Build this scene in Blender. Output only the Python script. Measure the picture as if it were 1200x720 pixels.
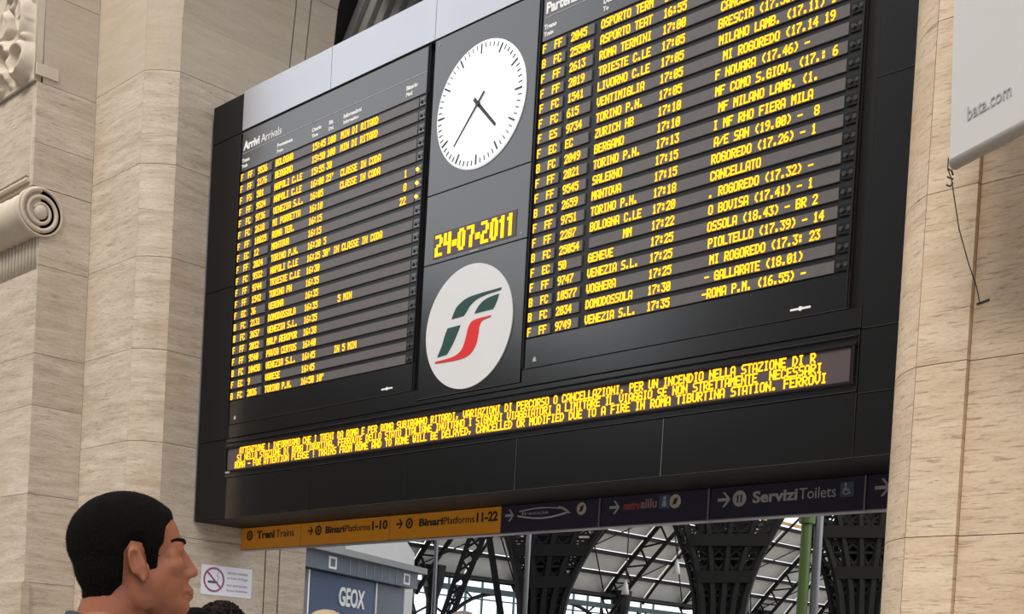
import bpy, bmesh, math, random
from mathutils import Vector, Matrix, noise
random.seed(7)
for o in list(bpy.data.objects): bpy.data.objects.remove(o, do_unlink=True)
S = bpy.context.scene
C = S.collection
PI = math.pi

# ------------------------------------------------------------------ camera
F_PX, CX, CY = 1531.27, 523.15, 846.14
ROLL, PITCH, YAW = 0.0536989, -0.0295092, -0.8123515
CAMZ, FLOOR = 1.65, 0.25
fwd = Vector((math.sin(YAW)*math.cos(PITCH), math.cos(YAW)*math.cos(PITCH), math.sin(PITCH)))
rgt0 = Vector((math.cos(YAW), -math.sin(YAW), 0)); up0 = rgt0.cross(fwd)
rgt = math.cos(ROLL)*rgt0 + math.sin(ROLL)*up0
upv = -math.sin(ROLL)*rgt0 + math.cos(ROLL)*up0
cd = bpy.data.cameras.new('camera'); cam = bpy.data.objects.new('camera', cd); C.objects.link(cam)
cam.matrix_world = Matrix(((rgt.x, upv.x, -fwd.x, 0), (rgt.y, upv.y, -fwd.y, 0), (rgt.z, upv.z, -fwd.z, CAMZ), (0, 0, 0, 1)))
cd.sensor_fit = 'HORIZONTAL'; cd.sensor_width = 36; cd.lens = F_PX/1200*36
cd.shift_x = (600-CX)/1200; cd.shift_y = (CY-360)/1200
cd.clip_start = 0.05; cd.clip_end = 500
S.camera = cam

# ------------------------------------------------------------------ world, sun, exposure
W = bpy.data.worlds.new('overcast_sky'); S.world = W; W.use_nodes = True
bg = W.node_tree.nodes['Background']; bg.inputs[0].default_value = (0.93, 0.96, 1.0, 1); bg.inputs[1].default_value = 1.0
sd = bpy.data.lights.new('sun', 'SUN'); sd.energy = 1.95; sd.angle = math.radians(28); sd.color = (1.0, 0.93, 0.82)
sun = bpy.data.objects.new('sun', sd); C.objects.link(sun)
sun.rotation_euler = Vector((-0.13, 0.60, -0.78)).to_track_quat('-Z', 'Y').to_euler()
vs = S.view_settings
vs.view_transform = 'Standard'; vs.look = 'None'; vs.exposure = 0.76; vs.gamma = 1.0; vs.use_curve_mapping = False

# ------------------------------------------------------------------ materials
M = {}
def newmat(name):
    m = bpy.data.materials.new(name); m.use_nodes = True
    nt = m.node_tree; b = nt.nodes['Principled BSDF']
    return m, nt, b
def N(nt, t, **kw):
    n = nt.nodes.new(t)
    for k, v in kw.items(): setattr(n, k, v)
    return n
def rgba(c): return (c[0], c[1], c[2], 1)
def mat(name, col, rough=0.5, metal=0.0, var=0.08, scale=6.0, bump=0.0, emit=None, spec=0.5, bscale=60, coat=0, ior=0):
    """plain surface: colour with a little procedural mottling and optional fine relief"""
    m, nt, b = newmat(name)
    tc = N(nt, 'ShaderNodeNewGeometry')
    nz = N(nt, 'ShaderNodeTexNoise'); nz.inputs['Scale'].default_value = scale; nz.inputs['Detail'].default_value = 4
    nt.links.new(tc.outputs['Position'], nz.inputs['Vector'])
    mx = N(nt, 'ShaderNodeMix', data_type='RGBA')
    mx.inputs[6].default_value = rgba([c*(1-var) for c in col]); mx.inputs[7].default_value = rgba([min(1, c*(1+var)) for c in col])
    nt.links.new(nz.outputs['Fac'], mx.inputs[0]); nt.links.new(mx.outputs[2], b.inputs['Base Color'])
    b.inputs['Roughness'].default_value = rough; b.inputs['Metallic'].default_value = metal
    b.inputs['Specular IOR Level'].default_value = spec
    if ior: b.inputs['IOR'].default_value = ior
    if coat: b.inputs['Coat Weight'].default_value = coat
    if bump:
        n2 = N(nt, 'ShaderNodeTexNoise'); n2.inputs['Scale'].default_value = bscale; n2.inputs['Detail'].default_value = 5
        nt.links.new(tc.outputs['Position'], n2.inputs['Vector'])
        bp = N(nt, 'ShaderNodeBump'); bp.inputs['Strength'].default_value = bump; bp.inputs['Distance'].default_value = 0.01
        nt.links.new(n2.outputs['Fac'], bp.inputs['Height']); nt.links.new(bp.outputs['Normal'], b.inputs['Normal'])
    if emit:
        b.inputs['Emission Color'].default_value = rgba(emit[0]); b.inputs['Emission Strength'].default_value = emit[1]
    M[name] = m
    return m
def travertine(name, dark, light, pit, amount=0.5, vein=0.35):
    m, nt, b = newmat(name)
    g = N(nt, 'ShaderNodeNewGeometry'); oi = N(nt, 'ShaderNodeObjectInfo')
    add = N(nt, 'ShaderNodeVectorMath', operation='ADD')
    sc0 = N(nt, 'ShaderNodeVectorMath', operation='SCALE'); sc0.inputs[0].default_value = (3.0, 2.0, 9)
    nt.links.new(oi.outputs['Random'], sc0.inputs['Scale'])
    nt.links.new(g.outputs['Position'], add.inputs[0]); nt.links.new(sc0.outputs[0], add.inputs[1])
    def nz(scale, vec, detail=5, rough=0.6, dist=0.0):
        mp = N(nt, 'ShaderNodeMapping'); mp.inputs['Scale'].default_value = vec
        nt.links.new(add.outputs[0], mp.inputs['Vector'])
        t = N(nt, 'ShaderNodeTexNoise'); t.inputs['Scale'].default_value = scale; t.inputs['Detail'].default_value = detail
        t.inputs['Roughness'].default_value = rough; t.inputs['Distortion'].default_value = dist
        nt.links.new(mp.outputs[0], t.inputs['Vector']); return t
    def ramp(src, p0, p1, c0=0.0, c1=1.0):
        r = N(nt, 'ShaderNodeMapRange'); r.clamp = True
        r.inputs[1].default_value = p0; r.inputs[2].default_value = p1; r.inputs[3].default_value = c0; r.inputs[4].default_value = c1
        nt.links.new(src, r.inputs[0]); return r.outputs[0]
    def mix(fac, a, bcol):
        x = N(nt, 'ShaderNodeMix', data_type='RGBA')
        if isinstance(fac, float): x.inputs[0].default_value = fac
        else: nt.links.new(fac, x.inputs[0])
        if isinstance(a, tuple): x.inputs[6].default_value = rgba(a)
        else: nt.links.new(a, x.inputs[6])
        if isinstance(bcol, tuple): x.inputs[7].default_value = rgba(bcol)
        else: nt.links.new(bcol, x.inputs[7])
        return x.outputs[2]
    bands = nz(1.0, (0.9, 0.9, 7.5), 7, 0.72, 0.15)
    col = mix(ramp(bands.outputs['Fac'], 0.32, 0.68), dark, light)
    blotch = nz(0.9, (1, 1, 0.7), 4)
    col = mix(ramp(blotch.outputs['Fac'], 0.50, 0.75, 0, vein), col, (dark[0]*0.95, dark[1]*0.80, dark[2]*0.60))
    pits = nz(1.0, (4.5, 4.5, 48.0), 5, 0.7)
    pf = ramp(pits.outputs['Fac'], 0.555, 0.70, 0, amount)
    col = mix(pf, col, pit)
    fine = nz(1.0, (16, 16, 60), 3, 0.7)
    col = mix(ramp(fine.outputs['Fac'], 0.50, 0.72, 0, 0.30), col, pit)
    # every slab has its own tone
    rv = N(nt, 'ShaderNodeMapRange'); rv.inputs[3].default_value = 0.955; rv.inputs[4].default_value = 1.04
    nt.links.new(oi.outputs['Random'], rv.inputs[0])
    vm = N(nt, 'ShaderNodeVectorMath', operation='SCALE'); nt.links.new(col, vm.inputs[0]); nt.links.new(rv.outputs[0], vm.inputs['Scale'])
    nt.links.new(vm.outputs[0], b.inputs['Base Color'])
    b.inputs['Roughness'].default_value = 0.7; b.inputs['Specular IOR Level'].default_value = 0.25
    bp = N(nt, 'ShaderNodeBump'); bp.inputs['Strength'].default_value = 0.5; bp.inputs['Distance'].default_value = 0.012; bp.invert = True
    nt.links.new(pf, bp.inputs['Height']); nt.links.new(bp.outputs['Normal'], b.inputs['Normal'])
    M[name] = m
    return m

travertine('travertine', (0.40, 0.325, 0.25), (0.62, 0.54, 0.45), (0.20, 0.15, 0.11), 0.60, 0.35)
travertine('travertine_warm', (0.60, 0.46, 0.33), (0.76, 0.63, 0.48), (0.26, 0.16, 0.10), 0.65, 0.30)
travertine('stone_smooth', (0.43, 0.36, 0.28), (0.51, 0.445, 0.36), (0.33, 0.26, 0.19), 0.12, 0.30)
mat('joint', (0.16, 0.13, 0.10), 0.9)
mat('stone_carved', (0.52, 0.45, 0.36), 0.75, bump=0.25, bscale=40, var=0.12)
mat('reflection_wall_dark', (0.05, 0.045, 0.04), 0.8, bump=0.1)  # near-black on the added unseen walls so the lower board mirrors dark
mat('floor_stone', (0.30, 0.27, 0.24), 0.35, var=0.2, scale=1.5)
mat('black_panel', (0.003, 0.003, 0.0032), 0.20, var=0.15, scale=3, spec=0.5, ior=2.1)
mat('black_frame', (0.005, 0.005, 0.0055), 0.45, var=0.1, spec=0.35)
mat('black_matte', (0.0035, 0.003, 0.003), 0.55, var=0.1, spec=0.25)
mat('fascia_metal', (0.46, 0.46, 0.49), 0.26, 0.9, var=0.06, scale=1.5)
mat('row_strip', (0.115, 0.105, 0.105), 0.35, var=0.12, scale=8)
mat('row_gap', (0.012, 0.0115, 0.012), 0.35)
mat('ticker_face', (0.085, 0.065, 0.068), 0.4, var=0.1, scale=8)
mat('led_amber', (0.02, 0.01, 0.0), 0.6, emit=((1.0, 0.41, 0.008), 1.75), var=0.0, spec=0.0)
mat('lamp_dark', (0.05, 0.05, 0.05), 0.25)
mat('lamp_amber', (0.5, 0.2, 0.01), 0.4, emit=((1.0, 0.42, 0.03), 2.2))
mat('print_white', (0.8, 0.8, 0.8), 0.5, var=0.02)
mat('print_grey', (0.36, 0.36, 0.37), 0.5, var=0.02)
mat('clock_white', (0.85, 0.85, 0.88), 0.25, emit=((0.95, 0.97, 1.0), 0.35), var=0.01)
mat('clock_black', (0.035, 0.035, 0.04), 0.5)
mat('emblem_white', (0.62, 0.62, 0.64), 0.35, var=0.02)
mat('emblem_green', (0.012, 0.055, 0.045), 0.4)
mat('emblem_red', (0.62, 0.02, 0.02), 0.4)
mat('sign_orange', (0.78, 0.31, 0.015), 0.45, var=0.04, scale=2)
mat('sign_navy', (0.020, 0.020, 0.045), 0.4)
mat('sign_black', (0.02, 0.015, 0.01), 0.5)
mat('sign_rail', (0.30, 0.29, 0.33), 0.35, 0.6)
mat('pict_blue', (0.06, 0.085, 0.15), 0.5)
mat('pict_cream', (0.45, 0.42, 0.33), 0.5)
mat('pict_pink', (0.30, 0.17, 0.17), 0.5)
mat('pict_red', (0.35, 0.06, 0.05), 0.5)
mat('paper_white', (0.66, 0.66, 0.72), 0.6, var=0.02)
mat('print_purple', (0.22, 0.05, 0.14), 0.5)
mat('tube_grey', (0.36, 0.35, 0.34), 0.5)
mat('banner_white', (0.60, 0.595, 0.585), 0.55, var=0.02, scale=2)
mat('cable_black', (0.03, 0.028, 0.03), 0.5)
mat('skin', (0.31, 0.108, 0.056), 0.5, var=0.10, scale=14, bump=0.06, bscale=300, spec=0.35)
mat('skin_pale', (0.50, 0.27, 0.18), 0.5, var=0.08, scale=14)
mat('hair_dark', (0.006, 0.0045, 0.004), 0.9, var=0.5, scale=240, bump=0.9, bscale=420, spec=0.08)
mat('hair_tip', (0.022, 0.016, 0.013), 0.8, var=0.4, scale=60, spec=0.15)
mat('hair_brown', (0.010, 0.006, 0.005), 0.8, var=0.4, scale=150, bump=0.5, bscale=200, spec=0.15)
mat('hair_blond', (0.36, 0.27, 0.16), 0.65, var=0.25, scale=120, bump=0.4, bscale=200)
mat('hair_grey', (0.13, 0.10, 0.085), 0.7, var=0.3, scale=120, bump=0.4, bscale=200)
mat('eye_white', (0.40, 0.37, 0.35), 0.3); mat('eye_dark', (0.02, 0.012, 0.01), 0.15)
mat('lip', (0.32, 0.10, 0.07), 0.45)
mat('cloth_dark', (0.03, 0.032, 0.04), 0.85, bump=0.2, bscale=500, var=0.2, scale=40)
mat('cloth_blue', (0.05, 0.07, 0.13), 0.85, bump=0.2, bscale=500)
mat('cloth_grey', (0.28, 0.28, 0.29), 0.85, bump=0.2, bscale=500)
mat('shoe', (0.04, 0.035, 0.03), 0.5)
mat('iron', (0.010, 0.010, 0.010), 0.6, var=0.3, scale=3, spec=0.3)
mat('iron_teal', (0.05, 0.085, 0.085), 0.5)
mat('roof_glass', (0.60, 0.60, 0.57), 0.6, var=0.18, scale=1.2)
mat('roof_yellow', (0.55, 0.36, 0.12), 0.6)
mat('rib_grey', (0.11, 0.11, 0.105), 0.6, var=0.15)
mat('slope_rib', (0.42, 0.42, 0.40), 0.6, var=0.15)
mat('dark_void', (0.012, 0.012, 0.012), 0.8)
mat('pole_green', (0.10, 0.17, 0.045), 0.4); mat('pole_grey', (0.22, 0.22, 0.24), 0.35, 0.5)
mat('shop_blue', (0.045, 0.075, 0.145), 0.45, var=0.05); mat('shop_fascia', (0.105, 0.13, 0.16), 0.5)
mat('shop_soffit', (0.30, 0.31, 0.30), 0.6); mat('shop_dark', (0.02, 0.02, 0.022), 0.4)
mat('plaster_white', (0.92, 0.92, 0.91), 0.7, var=0.03)
mat('lamp_white', (0.8, 0.8, 0.78), 0.4)
def glassmat():
    m, nt, b = newmat('window_glass')
    b.inputs['Base Color'].default_value = (0.95, 0.98, 1, 1); b.inputs['Transmission Weight'].default_value = 1
    b.inputs['Roughness'].default_value = 0.02; b.inputs['IOR'].default_value = 1.02
    M['window_glass'] = m
glassmat()

# ------------------------------------------------------------------ helpers
def tag(o, label=None, cat=None, group=None, kind=None):
    if label: o['label'] = label
    if cat: o['category'] = cat
    if group: o['group'] = group
    if kind: o['kind'] = kind
    return o
def rootloc(p):
    v = Vector((0, 0, 0))
    while p is not None: v += p.location; p = p.parent
    return v
def link(name, me, m=None, parent=None, smooth=False, loc=None):
    o = bpy.data.objects.new(name, me); C.objects.link(o)
    if m and not me.materials: me.materials.append(M[m] if isinstance(m, str) else m)
    if parent is not None: o.parent = parent
    if loc: o.location = loc
    if smooth:
        for p in me.polygons: p.use_smooth = True
    return o
def empty(name, loc, label=None, cat=None, group=None, kind=None):
    o = bpy.data.objects.new(name, None); C.objects.link(o); o.location = loc; o.empty_display_size = 0.1
    return tag(o, label, cat, group, kind)
class MB:
    """collects world-space geometry; build() links it as ONE mesh object (relative to its parent's place)"""
    def __init__(s): s.v = []; s.f = []
    def add(s, vs, fs):
        k = len(s.v); s.v += [tuple(v) for v in vs]; s.f += [tuple(i+k for i in f) for f in fs]; return s
    def box(s, x0, x1, y0, y1, z0, z1, bev=0.0):
        if bev <= 0:
            return s.add([(x0,y0,z0),(x1,y0,z0),(x1,y1,z0),(x0,y1,z0),(x0,y0,z1),(x1,y0,z1),(x1,y1,z1),(x0,y1,z1)],
                  [(0,3,2,1),(4,5,6,7),(0,1,5,4),(1,2,6,5),(2,3,7,6),(3,0,4,7)])
        b = bev   # front (low y) edges bevelled
        return s.add([(x0,y0+b,z0),(x1,y0+b,z0),(x1,y0+b,z1),(x0,y0+b,z1),(x0+b,y0,z0+b),(x1-b,y0,z0+b),(x1-b,y0,z1-b),(x0+b,y0,z1-b),
                      (x0,y1,z0),(x1,y1,z0),(x1,y1,z1),(x0,y1,z1)],
                  [(4,5,6,7),(0,1,5,4),(1,2,6,5),(2,3,7,6),(3,0,4,7),(8,9,1,0),(9,10,2,1),(10,11,3,2),(11,8,0,3),(8,11,10,9)])
    def prism(s, plan, z0, z1):
        n = len(plan)
        vs = [(x,y,z0) for x,y in plan]+[(x,y,z1) for x,y in plan]
        return s.add(vs, [tuple(range(n))[::-1], tuple(range(n,2*n))]+[(i,(i+1)%n,(i+1)%n+n,i+n) for i in range(n)])
    def plate(s, poly, y0, y1):
        """polygon in X,Z given thickness along Y"""
        n = len(poly)
        vs = [(x,y0,z) for x,z in poly]+[(x,y1,z) for x,z in poly]
        return s.add(vs, [tuple(range(n)), tuple(range(n,2*n))[::-1]]+[(i,i+n,(i+1)%n+n,(i+1)%n) for i in range(n)])
    def tube(s, pts, r, n=8, caps=True):
        pts = [Vector(p) for p in pts]; rr = r if isinstance(r, (list, tuple)) else [r]*len(pts)
        rings = []
        ref = None
        for i, p in enumerate(pts):
            t = (pts[min(i+1, len(pts)-1)]-pts[max(i-1, 0)]).normalized()
            if ref is None:
                ref = t.orthogonal().normalized()
            a = (ref-t*ref.dot(t))
            a = a.normalized() if a.length > 1e-6 else t.orthogonal().normalized()
            ref = a; b = t.cross(a)
            rings.append([p+(a*math.cos(2*PI*k/n)+b*math.sin(2*PI*k/n))*rr[i] for k in range(n)])
        vs = [q for R in rings for q in R]; fs = []
        for i in range(len(pts)-1):
            for k in range(n):
                fs.append((i*n+k, i*n+(k+1)%n, (i+1)*n+(k+1)%n, (i+1)*n+k))
        if caps: fs += [tuple(range(n))[::-1], tuple((len(pts)-1)*n+k for k in range(n))]
        return s.add(vs, fs)
    def bar(s, p, q, w, h=None):
        """rectangular bar from p to q"""
        h = h or w; p = Vector(p); q = Vector(q); t = (q-p).normalized()
        a = t.cross(Vector((0,0,1)));
        a = a.normalized() if a.length > 1e-4 else Vector((1,0,0)); b = a.cross(t)
        vs = []
        for c in (p, q):
            for i, j in ((-1,-1),(1,-1),(1,1),(-1,1)): vs.append(c+a*(i*w/2)+b*(j*h/2))
        return s.add(vs, [(0,1,2,3),(7,6,5,4),(0,4,5,1),(1,5,6,2),(2,6,7,3),(3,7,4,0)])
    def disc(s, cx, cz, r, y0, y1, n=64):
        return s.plate([(cx+r*math.sin(2*PI*k/n), cz+r*math.cos(2*PI*k/n)) for k in range(n)], y0, y1)
    def ring(s, cx, cz, r0, r1, y0, y1, n=48):
        vs = []
        for y in (y0, y1):
            for r in (r0, r1):
                vs += [(cx+r*math.sin(2*PI*k/n), y, cz+r*math.cos(2*PI*k/n)) for k in range(n)]
        fs = []
        for k in range(n):
            j = (k+1) % n
            fs += [(k,j,n+j,n+k),(2*n+k,3*n+k,3*n+j,2*n+j),(k,2*n+k,2*n+j,j),(n+k,n+j,3*n+j,3*n+k)]
        return s.add(vs, fs)
    def xf(s, mtx):
        s.v = [tuple(mtx @ Vector(v)) for v in s.v]; return s
    def build(s, name, m, parent=None, smooth=False, local=False):
        off = Vector((0,0,0)) if local else rootloc(parent)
        me = bpy.data.meshes.new(name)
        me.from_pydata([(v[0]-off.x, v[1]-off.y, v[2]-off.z) for v in s.v], [], s.f)
        bm = bmesh.new(); bm.from_mesh(me); bmesh.ops.recalc_face_normals(bm, faces=bm.faces); bm.to_mesh(me); bm.free()
        return link(name, me, m, parent, smooth)

TMP = bpy.data.scenes.new('workbench')
def evaluated_mesh(o):
    TMP.collection.objects.link(o); vl = TMP.view_layers[0]; vl.update()
    me = bpy.data.meshes.new_from_object(o.evaluated_get(vl.depsgraph))
    TMP.collection.objects.unlink(o); return me
def text_geo(body, size, bold=0.0, shear=0.0, space=1.0, depth=0.003):
    """outline of lettering in the X,Z plane, starting at x=0 on the baseline z=0"""
    cu = bpy.data.curves.new('lettering', 'FONT'); cu.body = body; cu.size = size; cu.offset = bold*size
    cu.shear = shear; cu.space_character = space; cu.extrude = depth; cu.resolution_u = 3
    o = bpy.data.objects.new('lettering', cu); me = evaluated_mesh(o)
    vs = [(v.co.x, v.co.z, v.co.y) for v in me.vertices]; fs = [tuple(p.vertices)[::-1] for p in me.polygons]
    bpy.data.objects.remove(o); bpy.data.curves.remove(cu); bpy.data.meshes.remove(me)
    return vs, fs
def lettering(name, body, x, y, z, size, m, parent, width=None, **kw):
    """flat raised lettering facing -Y; width, if given, sets its exact length"""
    vs, fs = text_geo(body, size, **kw)
    if width:
        x0 = min(v[0] for v in vs); x1 = max(v[0] for v in vs); k = width/(x1-x0)
        vs = [((v[0]-x0)*k, v[1], v[2]) for v in vs]
    mb = MB(); mb.add([(x+v[0], y+v[1]-0.002, z+v[2]) for v in vs], fs)
    off = rootloc(parent); me = bpy.data.meshes.new(name)
    me.from_pydata([(v[0]-off.x, v[1]-off.y, v[2]-off.z) for v in mb.v], [], mb.f)
    return link(name, me, m, parent)

FONT = {' ':'0000000000','!':'00005F0000',"'":'0005030000','(':'001C224100',')':'0041221C00',',':'0050300000','-':'0808080808','.':'0060600000','/':'2010080402',
'0':'3E5149453E','1':'00427F4000','2':'4261514946','3':'2141454B31','4':'1814127F10','5':'2745454539','6':'3C4A494930','7':'0171090503','8':'3649494936','9':'064949291E',':':'0036360000',
'A':'7E1111117E','B':'7F49494936','C':'3E41414122','D':'7F4141221C','E':'7F49494941','F':'7F09090901','G':'3E4149497A','H':'7F0808087F','I':'00417F4100','J':'2040413F01','K':'7F08142241','L':'7F40404040',
'M':'7F020C027F','N':'7F0408107F','O':'3E4141413E','P':'7F09090906','Q':'3E4151215E','R':'7F09192946','S':'4649494931','T':'01017F0101','U':'3F4040403F','V':'1F2040201F','W':'3F4038403F','X':'6314081463','Y':'0708700807','Z':'6151494543'}
BOLD = 0.60
def led(mb, s, x, y, zc, pitch, h, fill=0.96):
    """dot-matrix characters: lit dots of a 5x7 matrix (runs of a column are one lit bar)"""
    px = pitch/6.0; pz = h/7.0
    for i, ch in enumerate(s):
        b = FONT.get(ch, FONT[' '])
        for c in range(5):
            bits = int(b[2*c:2*c+2], 16); r = 0
            while r < 7:
                if bits >> r & 1:
                    e = r
                    while e+1 < 7 and bits >> (e+1) & 1: e += 1
                    x0 = x+i*pitch+(c-BOLD/2)*px; x1 = x0+px*(1+BOLD); z1 = zc+h/2-(r-0.1)*pz; z0 = zc+h/2-(e+1.1)*pz
                    mb.add([(x0,y,z0),(x1,y,z0),(x1,y,z1),(x0,y,z1)], [(0,1,2,3)])
                    r = e+1
                else: r += 1
    return mb

# ================================================================== SETTING
XL, XR, YF, YFACE, YBACK, CH = -17.54, -5.64, 10.40, 10.02, 13.20, 0.38
ZS, XC = 11.40, (XL+XR)/2; RAD = (XR-XL)/2; ZTOP = 19.0
tag(MB().box(-60, 45, -41, 110, FLOOR-0.3, FLOOR).build('floor', 'floor_stone'), 'grey stone station floor below the frame', 'floor', kind='structure')
tag(MB().box(-50, 45, -40.6, -40, FLOOR, 50).build('reflection_wall_back', 'reflection_wall_dark'), 'added unseen dark wall behind the viewer, shaped for the board reflections', 'wall', kind='structure')  # unseen wall added, very tall, to darken what the right of the board mirrors
tag(MB().box(-50.6, -50, -40, 10.0, FLOOR, 21.0).build('reflection_wall_side', 'reflection_wall_dark'), 'added unseen dark side wall, shaped for the board reflections', 'wall', kind='structure')  # unseen wall added, lower, so the upper left panels mirror open sky

wl = tag(MB().box(-50, XL-0.07, YF+0.06, YBACK-0.02, FLOOR, ZTOP).box(-22.2, -19.47, 9.25, YF+0.06, FLOOR, ZTOP).box(-50, -17.99, 10.09, YF+0.06, FLOOR, ZTOP)
         .build('wall_left', 'joint'), 'stepped travertine pier left of the departure board', 'wall', kind='structure')
wr = tag(MB().box(XR+0.07, 40, YF+0.06, YBACK-0.02, FLOOR, ZTOP).box(-5.19, 40, 10.12, YF+0.06, FLOOR, ZTOP).box(-3.71, 0.5, 9.17, 10.12, FLOOR, ZTOP)
         .build('wall_right', 'joint'), 'warm travertine pier at the right edge', 'wall', kind='structure')
def courses(z_ref, step, z0, z1):
    zs = [z0]; k = math.ceil((z0-z_ref)/step+1e-6)
    while z_ref+k*step < z1-0.05:
        if z_ref+k*step > z0+0.25: zs.append(z_ref+k*step)
        k += 1
    return zs+[z1]
J = 0.0035
def slabs(parent, plan, zs, m, skip=None):
    for a, b in zip(zs[:-1], zs[1:]):
        mm = m(a) if callable(m) else m
        MB().prism(plan, a+J, b if b == ZS else b-J).build('stone_slab', mm, parent)
zsL = courses(10.60, 1.385, FLOOR, ZS)
zsH = courses(10.60, 1.385, FLOOR, ZTOP)
mL = lambda z: 'stone_smooth' if z > 10.5 else 'travertine'
# reveal of the opening (faces right), with its two vertical grooves
slabs(wl, [(XL, YF+J), (XL-0.07, YF+J), (XL-0.07, 12.375), (XL, 12.375)], zsL, mL)
slabs(wl, [(XL, 12.40), (XL-0.07, 12.40), (XL-0.07, 12.655), (XL, 12.655)], zsL, mL)
slabs(wl, [(XL, 12.68), (XL-0.07, 12.68), (XL-0.07, YBACK), (XL, YBACK)], zsL, mL)
# rounded chamfer
def chamfer_plan(x0, y0, sx):
    pts = []
    for k in range(7):
        t = k/6; # slightly convex 45 degree face
        bul = 0.035*math.sin(PI*t)
        pts.append((x0-sx*CH*t+sx*bul*0.7, y0-CH*t-bul*0.7))
    return pts+[(x0-sx*CH, y0-CH+0.08), (x0-sx*0.07, y0+0.0)]
slabs(wl, chamfer_plan(XL, YF, 1), zsL, mL)
slabs(wl, [(-17.925, YFACE), (-17.925, YFACE+0.07), (-19.40, YFACE+0.07), (-19.40, YFACE)], courses(10.60, 1.385, FLOOR, 11.985), mL)
# return of the pilaster (faces right) and its front
PX, PY = -19.40, 9.17
slabs(wl, [(PX, PY+0.003), (PX-0.07, PY+0.003), (PX-0.07, YFACE-J), (PX, YFACE-J)], [FLOOR, 1.5, 2.87, 4.25, 5.62, 6.42, 7.78, 8.955], 'travertine')
slabs(wl, [(PX, 9.03), (PX-0.07, 9.03), (PX-0.07, YFACE-J), (PX, YFACE-J)], [8.96, 9.62, 10.53], 'travertine')
slabs(wl, [(PX, 9.12), (PX-0.07, 9.12), (PX-0.07, YFACE-J), (PX, YFACE-J)], [10.53, 11.9, 13.3, 14.7, 16.1, 17.5, ZTOP], 'stone_smooth')
for xa, xb in ((PX-0.003, -20.75), (-20.755, -22.2)):
    slabs(wl, [(xa, PY), (xa, PY+0.08), (xb, PY+0.08), (xb, PY)], [2.87, 4.25, 5.62, 6.42, 7.72], 'travertine')
    slabs(wl, [(xa, 9.12), (xa, 9.25), (xb, 9.12+0.13), (xb, 9.12)], [10.53, 11.9, 13.3, 14.7, 16.1, 17.5, ZTOP], 'stone_smooth')
    slabs(wl, [(xa+0.05, PY-0.06), (xa+0.05, PY+0.08), (xb, PY+0.08), (xb, PY-0.06)], [FLOOR, 1.5, 2.87], 'travertine')
# capital: block with a framed panel, bolster roll with a spiral end, short flutes
cap = MB().box(-22.2, PX-0.073, 9.03, 9.25, 8.96, 10.53)
cap.build('capital_block', 'stone_carved', wl)
MB().add([(-22.2,9.03,9.10),(-19.52,9.03,9.10),(-19.52,9.03,10.42),(-22.2,9.03,10.42),(-22.2,8.99,9.10),(-19.55,8.99,9.13),(-19.55,8.99,10.39),(-22.2,8.99,10.39)],
         [(0,1,5,4),(1,2,6,5),(2,3,7,6),(4,5,6,7)]).build('capital_panel', 'travertine', wl)
MB().tube([(-22.2, 9.0, 9.05), (-19.50, 9.0, 9.05)], 0.035, 8).build('moulding', 'stone_carved', wl)
RY, RZ, RR = 9.17, 8.575, 0.375
roll = MB()
prof = [(-22.2, RR*0.93)]+[(-22.2+2.75*k/24, RR*(0.93+0.03*math.sin(k*PI*0.9))) for k in range(1, 23)]+[(-19.52, RR*0.95), (-19.46, RR), (-19.37, RR), (-19.365, RR*0.93), (-19.40, RR*0.90), (-19.40, 0.001)]
vsr, fsr, nn = [], [], 40
for x, r in prof:
    vsr += [(x, RY+r*math.cos(2*PI*k/nn), RZ+r*math.sin(2*PI*k/nn)) for k in range(nn)]
for i in range(len(prof)-1):
    for k in range(nn): fsr.append((i*nn+k, i*nn+(k+1)%nn, (i+1)*nn+(k+1)%nn, (i+1)*nn+k))
roll.add(vsr, fsr).build('bolster_roll', 'stone_carved', wl, smooth=True)
sp = []
for k in range(70):
    a = k/69*2*PI*2.2; r = RR*(0.90-0.62*k/69)
    sp.append((-19.385, RY+r*math.cos(a+1.57), RZ+r*math.sin(a+1.57)))
MB().tube(sp, [0.042-0.018*k/69 for k in range(70)], 8).build('volute_spiral', 'stone_carved', wl, smooth=True)
MB().tube([(-19.42, RY, RZ), (-19.37, RY, RZ), (-19.34, RY, RZ)], [0.12, 0.11, 0.05], 20).build('volute_eye', 'stone_carved', wl, smooth=True)
MB().box(-22.2, PX-0.03, PY+0.03, PY+0.08, 7.72, 8.5).build('flute_ground', 'stone_carved', wl)
for k in range(14):
    x = -19.47-0.115*k
    MB().tube([(x, PY+0.03, 7.73), (x, PY+0.03, 8.35)], 0.042, 10).build('flute', 'stone_carved', wl, smooth=True)

# carved acanthus ornament above the capital
acx, acy = -19.40, 9.08
orn = tag(MB().plate([(-22.0, 10.55), (-19.46, 10.55), (-19.42, 10.9), (-19.40, 12.6), (-22.0, 12.8)], 8.98, 9.12).build('carved_ornament', 'stone_carved', wl))
def leafcurve(pts, r0, r1, name, flat=1.0):
    n = 22; out = []
    P = [Vector(p) for p in pts]
    for i in range(n):
        t = i/(n-1)*(len(P)-1); k = min(int(t), len(P)-2); u = t-k
        p0 = P[max(k-1,0)]; p1 = P[k]; p2 = P[k+1]; p3 = P[min(k+2,len(P)-1)]
        out.append(0.5*((2*p1)+(-p0+p2)*u+(2*p0-5*p1+4*p2-p3)*u*u+(-p0+3*p1-3*p2+p3)*u**3))
    MB().tube(out, [r0+(r1-r0)*math.sin(PI*(0.15+0.85*i/(n-1)))**0.8 for i in range(n)], 10).build(name, 'stone_carved', wl, smooth=True)
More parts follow.
